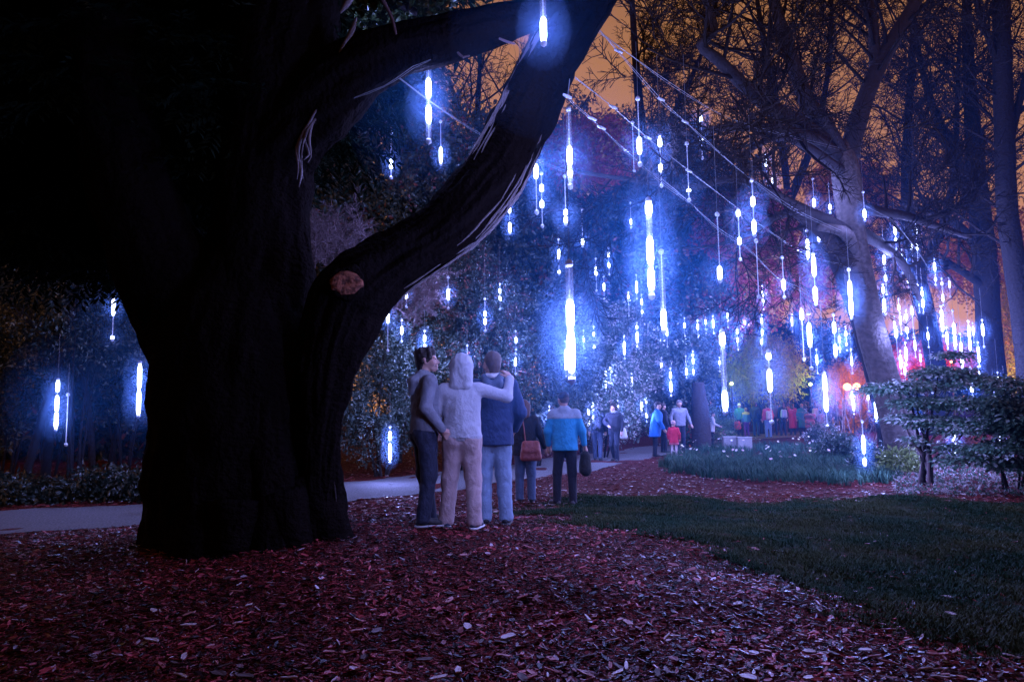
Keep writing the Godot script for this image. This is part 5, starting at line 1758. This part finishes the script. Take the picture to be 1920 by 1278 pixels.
	person("person", "dark clad person half hidden behind the blue parka", "person", "", on_ground(1246, 848), 1.9, 1.66, {"coat": Color(0.012, 0.015, 0.035), "trousers": Color(0.012, 0.014, 0.03), "hair": Color(0.03, 0.015, 0.015), "hem": 0.78})
	person("person", "man in a grey shirt facing us behind the child in red", "person", "", on_ground(1277, 848), 0.1, 1.80, {"coat": Color(0.22, 0.23, 0.29), "trousers": Color(0.015, 0.02, 0.05), "hair": Color(0.2, 0.18, 0.19), "hem": 0.88, "wide": 1.12, "er": Vector3(-0.3, 1.15, -0.02), "wr": Vector3(-0.3, 0.92, 0.1), "el": Vector3(0.31, 1.15, -0.02), "wl": Vector3(0.36, 0.93, 0.08)})
	person("person", "small child in a red coat, pink hat and pale tights", "child", "", on_ground(1265, 857), 2.9, 1.08, {"coat": Color(0.55, 0.02, 0.06), "tights": Color(0.6, 0.48, 0.52), "skirt": Color(0.5, 0.1, 0.15), "skirt_hem": 0.62, "hair_style": "beanie", "hat": Color(0.6, 0.36, 0.38), "head_scale": 1.3, "hem": 0.72, "coat_wide": 1.2, "wide": 1.1, "shoes": Color(0.5, 0.4, 0.45)})
	person("person", "person in white crouched behind the stump's right side", "person", "", on_ground(1337, 834), 1.3, 1.35, {"coat": Color(0.55, 0.54, 0.58), "trousers": Color(0.02, 0.02, 0.04), "hair": Color(0.05, 0.03, 0.03), "lean": Vector3(0, 0, 0.05), "wl": Vector3(0.2, 1.0, 0.38), "el": Vector3(0.25, 1.12, 0.12), "wr": Vector3(-0.2, 1.0, 0.38), "er": Vector3(-0.25, 1.12, 0.12), "hem": 0.7})
	# the crowd further off
	var crowd := [
		[1389, 818, 3.0, 1.72, "teal jacket and white cap at the crowd's left end", {"coat": Color(0.03, 0.18, 0.24), "trousers": Color(0.03, 0.02, 0.06), "hair_style": "beanie", "hat": Color(0.6, 0.6, 0.62)}],
		[1401, 819, 3.3, 1.5, "yellow and cyan top beside the teal jacket", {"coat": Color(0.08, 0.26, 0.36), "yoke": Color(0.4, 0.36, 0.12), "trousers": Color(0.16, 0.05, 0.26), "hair": Color(0.2, 0.12, 0.05)}],
		[1419, 818, 2.4, 1.76, "navy coat third from the crowd's left end", {"coat": Color(0.015, 0.02, 0.06), "trousers": Color(0.03, 0.06, 0.14)}],
		[1442, 821, 3.2, 1.7, "pink and white jacket over pale flared jeans", {"coat": Color(0.55, 0.08, 0.16), "trousers": Color(0.16, 0.26, 0.45), "baggy": 1.15, "backpack": Color(0.55, 0.52, 0.56), "hair": Color(0.04, 0.03, 0.03)}],
		[1453, 816, 3.0, 1.82, "tall slate blue jacket behind the pink one", {"coat": Color(0.10, 0.13, 0.24), "trousers": Color(0.02, 0.02, 0.05)}],
		[1470, 817, 3.1, 1.7, "dark coat with a pale blue backpack", {"coat": Color(0.015, 0.018, 0.04), "backpack": Color(0.3, 0.42, 0.62), "trousers": Color(0.015, 0.018, 0.035), "hem": 0.7, "hair_style": "long"}],
		[1488, 816, 3.14, 1.68, "long crimson coat in the middle of the crowd", {"coat": Color(0.38, 0.015, 0.05), "hem": 0.38, "flare": 1.2, "trousers": Color(0.02, 0.02, 0.03), "hair_style": "long"}],
		[1506, 816, 2.9, 1.66, "long teal blue coat beside the crimson one", {"coat": Color(0.03, 0.14, 0.22), "hem": 0.42, "trousers": Color(0.02, 0.02, 0.03), "hair": Color(0.2, 0.12, 0.1)}],
		[1517, 814, 3.2, 1.72, "black coat behind the pushchair", {"coat": Color(0.01, 0.01, 0.015), "trousers": Color(0.01, 0.01, 0.02)}],
		[1529, 815, 3.1, 1.76, "black jacket with a pale bag, right of the pushchair", {"coat": Color(0.012, 0.012, 0.03), "trousers": Color(0.015, 0.015, 0.03), "backpack": Color(0.42, 0.38, 0.4)}],
		[1542, 815, 3.0, 1.28, "short lilac jacket near the crowd's right end", {"coat": Color(0.3, 0.24, 0.42), "trousers": Color(0.25, 0.1, 0.05), "head_scale": 1.15}],
		[1556, 814, 3.3, 1.72, "dark brown jacket second from the crowd's right end", {"coat": Color(0.05, 0.03, 0.04), "trousers": Color(0.02, 0.02, 0.03)}],
		[1576, 813, 2.8, 1.78, "maroon jacket at the crowd's right end under the flood lamp", {"coat": Color(0.10, 0.04, 0.06), "trousers": Color(0.02, 0.02, 0.03), "hair": Color(0.1, 0.05, 0.04)}],
		[1432, 813, 3.1, 1.7, "grey jacket glimpsed between navy coat and pink jacket", {"coat": Color(0.2, 0.2, 0.26), "trousers": Color(0.02, 0.02, 0.03)}],
		[1479, 811, 3.1, 1.74, "brown jacket behind the crimson coat", {"coat": Color(0.16, 0.08, 0.07), "trousers": Color(0.02, 0.02, 0.03)}]]
	var tones := [Color(0.03, 0.03, 0.05), Color(0.14, 0.05, 0.06), Color(0.06, 0.08, 0.16), Color(0.2, 0.18, 0.2), Color(0.03, 0.07, 0.06), Color(0.24, 0.12, 0.1), Color(0.02, 0.02, 0.03)]
	var seen_at := ["behind the teal jacket", "behind the navy coat", "behind the pale backpack", "behind the crimson coat's right shoulder", "behind the pushchair's left side", "behind the lilac jacket", "behind the maroon jacket"]
	for i in 7:
		crowd.append([1397 + i * 29, 811 - (i % 2), 3.14 + R(-0.6, 0.6), R(1.58, 1.84), ["black coat ", "wine jacket ", "slate jacket ", "grey coat ", "green jacket ", "rust jacket ", "dark coat "][i] + seen_at[i], {"coat": tones[i], "trousers": Color(0.02, 0.02, 0.03), "hair_style": "long" if i % 3 == 1 else "short"}])
	for e in crowd:
		var q: Dictionary = e[5]
		q.cell = 0.034
		person("person", "distant person: " + e[4], "person", "the crowd beyond the flower bed", on_ground(e[0], e[1]), e[2], e[3], q)
	var pr := thing("pushchair", "pushchair with a pink cover in the distant crowd", "pushchair", on_ground(1522, 819), 2.6)
	put("seat", solid([[Vector3(0.1, 0.55, 0), Vector3(-0.1, 0.55, 0), 0.16, 0.16], [Vector3(0.1, 0.75, -0.2), Vector3(-0.1, 0.75, -0.2), 0.13, 0.13]], 0.035, 0.06), cloth(Color(0.45, 0.12, 0.16)), pr)
	put("hood", solid([[Vector3(0.12, 0.98, -0.15), Vector3(-0.12, 0.98, -0.15), 0.16, 0.16]], 0.035, 0.05), cloth(Color(0.3, 0.1, 0.14)), pr)
	for sx in [-0.2, 0.2]:
		for sz in [-0.3, 0.3]:
			var wm := TorusMesh.new()
			wm.inner_radius = 0.09
			wm.outer_radius = 0.125
			wm.rings = 14
			wm.ring_segments = 6
			var wh := put("wheel", wm, M.metal, pr)
			wh.position = Vector3(sx, 0.125, sz)
			wh.rotation.z = PI / 2
		var fb := MB.new()
		fb.tube([Vector3(sx, 0.12, 0.3), Vector3(sx, 0.5, 0.05), Vector3(sx, 1.0, -0.45)], [0.015, 0.015, 0.015], 6)
		fb.tube([Vector3(sx, 0.12, -0.3), Vector3(sx, 0.5, 0.05)], [0.015, 0.015], 6)
		put("frame", fb.mesh(), M.metal, pr)
	var hm := MB.new()
	hm.tube([Vector3(-0.2, 1.0, -0.45), Vector3(0.2, 1.0, -0.45)], [0.02, 0.02], 6)
	put("handle", hm.mesh(), M.metal, pr)
	var rb := thing("carrier_bag", "bright red bag hanging at the crowd's left end", "bag", on_ground(1383, 819) + Vector3(0, 0.62, 0.1))
	put("pouch", solid([[Vector3(0.06, 0.1, 0), Vector3(0.07, -0.12, 0), 0.10, 0.13], [Vector3(-0.06, 0.1, 0), Vector3(-0.07, -0.12, 0), 0.10, 0.13]], 0.035, 0.06), cloth(Color(0.6, 0.04, 0.07)), rb)

func build_beds() -> void:
	# strap leaved bed
	var bed := ragged([g2(1240, 884), g2(1330, 897), g2(1450, 905), g2(1560, 912), g2(1680, 908), g2(1700, 868), g2(1600, 848), g2(1480, 836), g2(1400, 838), g2(1330, 843), g2(1255, 858)], 0.4)
	var tuft := MB.new()
	for i in 11:
		var a := R(0, TAU)
		var out := Vector3(cos(a), 0, sin(a))
		var side := Vector3(-sin(a), 0, cos(a)) * R(0.005, 0.009)
		var h := R(0.22, 0.42)
		var k := tuft.v.size()
		for s in 4:
			var f := s / 3.0
			var p := out * (0.02 + 0.16 * f * f * R(0.7, 1.3)) + Vector3(0, h * (f - 0.22 * f * f * f), 0)
			tuft.v.append(p - side * (1.0 - f * 0.85))
			tuft.v.append(p + side * (1.0 - f * 0.85))
		for s in 3:
			tuft.quad(k + s * 2, k + s * 2 + 1, k + s * 2 + 3, k + s * 2 + 2)
	var tm := tuft.mesh()
	var bw := []
	var bt := []
	var spots := []
	var lo := Vector2(1e9, 1e9)
	var hi := -lo
	for p in bed:
		lo = lo.min(p)
		hi = hi.max(p)
	while bw.size() < 3600:
		var p := Vector2(R(lo.x, hi.x), R(lo.y, hi.y))
		if not Geometry2D.is_point_in_polygon(p, bed):
			continue
		if p.y < -21.0 and rng.randf() < 0.6:
			continue
		var w := Vector3(p.x, gy(p.x, p.y), p.y)
		bw.append(Transform3D(Basis(Vector3.UP, R(0, TAU)).scaled(Vector3(1, 1, 1) * R(0.55, 1.15) * (1.0 + 0.45 * noise.get_noise_2d(p.x * 70.0, p.y * 50.0))), w))
		bt.append(Color(0.018, 0.06, 0.045).lerp(Color(0.06, 0.12, 0.08), rng.randf()))
		if rng.randf() < 0.1 and p.y < -15.0:
			spots.append(w)
	var b := thing("flower_bed", "bed of green strap leaved plants between lawn and crowd", "plants", Vector3(bw[0].origin.x, 0, bw[0].origin.z))
	b.set_meta("kind", "stuff")
	for i in bw.size():
		bw[i].origin -= b.position
	scatter("foliage", tm, M.blade, bw, bt, b)
	var petal := MB.new()
	for i in 6:
		var a := TAU * i / 6.0
		var al := Vector3(cos(a), 0.35, sin(a)).normalized()
		petal.leaf(Vector3.ZERO, al, al.cross(Vector3.UP).normalized(), 0.045, 0.03)
	var pm := petal.mesh(true)
	var stalk := MB.new()
	stalk.tube([Vector3(0, -0.42, 0), Vector3(0.01, -0.2, 0), Vector3.ZERO], [0.004, 0.004, 0.003], 4)
	var sm := stalk.mesh()
	var cols := [mat(0.75, 0.72, 0.74, 0.6), mat(0.7, 0.5, 0.55, 0.6), mat(0.72, 0.68, 0.5, 0.6), mat(0.6, 0.16, 0.06, 0.6)]
	var green := mat(0.06, 0.14, 0.07, 0.6)
	for i in mini(70, spots.size()):
		var c: int = 3 if i % 23 == 5 else (0 if i % 4 < 2 else (1 if i % 4 == 2 else 2))
		var f := thing("flower", ["white flower standing above the strap leaved bed", "pale pink flower standing above the strap leaved bed", "cream flower standing above the strap leaved bed", "orange flower standing above the strap leaved bed"][c], "flower", spots[i] + Vector3(0, R(0.36, 0.46), 0), R(0, TAU), ["white flowers in the bed", "pink flowers in the bed", "cream flowers in the bed", "orange flowers in the bed"][c])
		put("petals", pm, cols[c], f).rotation = Vector3(R(-0.8, 0.8), 0, R(-0.8, 0.8))
		put("stalk", sm, green, f)
	# stone blocks at the back of the bed
	for e in [[1369, 843, "left of the two pale stone blocks behind the flower bed"], [1396, 844, "right of the two pale stone blocks behind the flower bed"]]:
		var s := thing("stone_block", e[2], "stone block", on_ground(e[0], e[1]), -0.1, "stone blocks behind the flower bed")
		var bm := MB.new()
		bm.box(Vector3(0, 0.22, 0), Vector3(0.235, 0.24, 0.2))
		bm.box(Vector3(0, 0.445, 0), Vector3(0.245, 0.022, 0.21))
		put("block", bm.mesh(true), M.stone, s)
	# red and pale flowering plants at the bed's left end
	var lm := leaf_cluster(8, 0.09, 0.5, 0.14)
	for e in [[1297, 838, 0.5, Color(0.05, 0.1, 0.06), "leafy plant before the stump's foot", Color(0.5, 0.04, 0.06)], [1345, 820, 0.9, Color(0.05, 0.11, 0.09), "bluish bush right of the tapering stump", Color(0.2, 0.25, 0.26)], [1362, 838, 0.35, Color(0.06, 0.1, 0.06), "small plant with pinkish leaves by the stone blocks", Color(0.4, 0.2, 0.25)], [1545, 832, 0.55, Color(0.03, 0.06, 0.05), "dark low bush before the crowd's right end", Color(0.5, 0.5, 0.52)], [1580, 862, 0.5, Color(0.03, 0.06, 0.05), "dark bush left of the lowest tube light", Color(0.3, 0.32, 0.34)], [1690, 893, 0.33, Color(0.13, 0.17, 0.05), "yellow green bush at the leaning trunk's foot", Color(0.3, 0.34, 0.2)], [1640, 885, 0.4, Color(0.03, 0.06, 0.06), "dark leafy bush right of the lowest tube light", Color(0.3, 0.35, 0.36)]]:
		var p := on_ground(e[0], e[1])
		var s := thing("low_bush", e[4], "shrub", p)
		leaf_crown(s, p + Vector3(0, e[2] * 0.7, 0), Vector3(e[2] * 1.2, e[2], e[2]), 420, lm, M.leaf, e[3], e[3] * 1.6, e[5], 0.14, 0.9, 0.4)
		shrub_stems(s, e[2] * 0.6, e[2] * 1.1, 4, 0.012, M.bark_mid)
	# bare shrub left of the leaning trunk
	var bs := thing("bare_shrub", "bare purple stemmed shrub beside the distant crowd's right end", "shrub", on_ground(1612, 852))
	var tips := []
	for i in 22:
		var mb := MB.new()
		var a := TAU * i / 22.0
		grow(mb, Vector3(cos(a), 0, sin(a)) * 0.5, (Vector3(cos(a) * 0.5, 1.2, sin(a) * 0.5) + rdir() * 0.3).normalized(), R(1.2, 2.3), 0.02, 1, tips)
		put("stem", mb.mesh(), M.twig_pale, bs)
	# the layered shrub at the right
	var fl := flat_cluster(9, 0.11, 0.5, 0.17)
	var tiers := [[1690, 716, 13.0, 0.50, 300], [1640, 722, 13.2, 0.3, 130], [1770, 690, 13.2, 0.55, 330], [1830, 705, 13.0, 0.6, 330], [1720, 745, 12.8, 0.45, 260], [1790, 745, 12.6, 0.6, 380], [1870, 745, 12.4, 0.6, 380], [1700, 778, 12.8, 0.33, 150], [1760, 780, 12.6, 0.5, 300], [1840, 790, 12.2, 0.7, 460], [1905, 770, 12.0, 0.6, 380], [1880, 830, 11.8, 0.6, 420], [1820, 850, 12.0, 0.5, 260], [1915, 860, 11.8, 0.5, 320], [1712, 820, 12.6, 0.2, 50], [1745, 715, 13.3, 0.4, 200], [1790, 660, 13.5, 0.3, 110], [1900, 715, 12.6, 0.45, 220], [1785, 832, 12.4, 0.3, 90]]
	var base := ground_at(1722, 12.6)
	var ls := thing("layered_shrub", "broad shrub with tiers of level leaves right of the leaning trunk", "shrub", base)
	var lw := []
	for e in tiers:
		var c := at(e[0], e[1], e[2])
		for i in int(e[4] * 0.5):
			var a := R(0, TAU)
			var rr: float = e[3] * sqrt(rng.randf())
			var p := c + Vector3(cos(a) * rr, R(-0.05, 0.04) * (1.0 + rr) - rr * 0.16, sin(a) * rr * 0.7)
			lw.append(Transform3D((Basis(Vector3.UP, R(0, TAU)) * Basis(Vector3.RIGHT, R(-0.6, 0.6))).scaled(Vector3.ONE * R(0.6, 1.1)), p - base))
	scatter("crown", fl, M.leaf, lw, tints(lw.size(), Color(0.06, 0.13, 0.09), Color(0.12, 0.21, 0.15), Color(0.36, 0.38, 0.38), 0.28), ls)
	var heads := [[1695, 770], [1720, 730], [1738, 760], [1760, 700], [1800, 740], [1850, 780], [1742, 830], [1700, 720]]
	for i in heads.size():
		var a := TAU * i / heads.size()
		var tipv := at(heads[i][0], heads[i][1], 12.9) - base
		var mb := MB.new()
		var q := smooth_path([[Vector3(cos(a), 0, sin(a)) * 0.13 - Vector3.UP * 0.1, 0.028], [tipv * Vector3(0.25, 0.35, 0.25) + Vector3(cos(a), 0, sin(a)) * 0.14, 0.024], [tipv * Vector3(0.55, 0.7, 0.55) + rdir() * 0.05, 0.018], [tipv, 0.008]], 0.15)
		mb.tube(q[0], q[1], 7, noise, 0.15, 1.5, 1.0)
		put("stem", mb.mesh(), M.bark_mid if i % 2 else M.twig_pale, ls)
	var base2 := ground_at(1885, 11.9)
	var ls2 := thing("layered_shrub", "darker shrub with level leaves cut by the right edge", "shrub", base2)
	var lw2 := []
	for p in crown_spots(at(1925, 800, 11.6), Vector3(0.6, 0.95, 0.6), 900, 0.4, 0.5):
		lw2.append(Transform3D((Basis(Vector3.UP, R(0, TAU)) * Basis(Vector3.RIGHT, R(-0.3, 0.3))).scaled(Vector3.ONE * R(0.7, 1.2)), p - base2))
	scatter("crown", fl, M.leaf, lw2, tints(lw2.size(), Color(0.015, 0.035, 0.025), Color(0.035, 0.06, 0.04), Color(0.08, 0.1, 0.09), 0.06), ls2)
	shrub_stems(ls2, 0.4, 1.5, 5, 0.02, M.bark_mid)
	# pale litter and small plants beneath it
	var lit := leaf_cluster(5, 0.07, 0.6, 0.08)
	var gw := []
	var gt := []
	for i in 2600:
		var p := on_ground(R(1680, 1960), R(872, 930))
		gw.append(Transform3D(rbasis().scaled(Vector3.ONE * R(0.5, 1.1)), p + Vector3(0, R(0.01, 0.10), 0)))
		var q := rng.randf()
		gt.append(Color(0.5, 0.45, 0.46) * R(0.6, 1.0) if q < 0.3 else (Color(0.2, 0.07, 0.08) if q < 0.6 else Color(0.05, 0.1, 0.07)))
	var gb := thing("ground_cover", "pale leaf litter and low plants under the layered shrub", "plants", on_ground(1800, 900))
	gb.set_meta("kind", "stuff")
	for i in gw.size():
		gw[i].origin -= gb.position
	scatter("foliage", lit, M.leaf_soft, gw, gt, gb)
	# dark ground cover left of the great trunk and along the path
	var dw := []
	var dt := []
	var gc := thing("ground_cover", "dark low ground cover along the path left of the great trunk", "plants", ground_at(130, 13.2))
	gc.set_meta("kind", "stuff")
	for i in 2600:
		var p := ground_at(R(-60, 330), R(12.6, 14.2))
		dw.append(Transform3D(rbasis().scaled(Vector3.ONE * R(0.7, 1.3)), p + Vector3(0, R(0.02, 0.42) * (0.7 + noise.get_noise_2d(p.x * 60.0, 5.0)), 0) - gc.position))
		dt.append(Color(0.008, 0.016, 0.012) * R(0.7, 1.6))
	scatter("foliage", lm, M.leaf, dw, dt, gc)
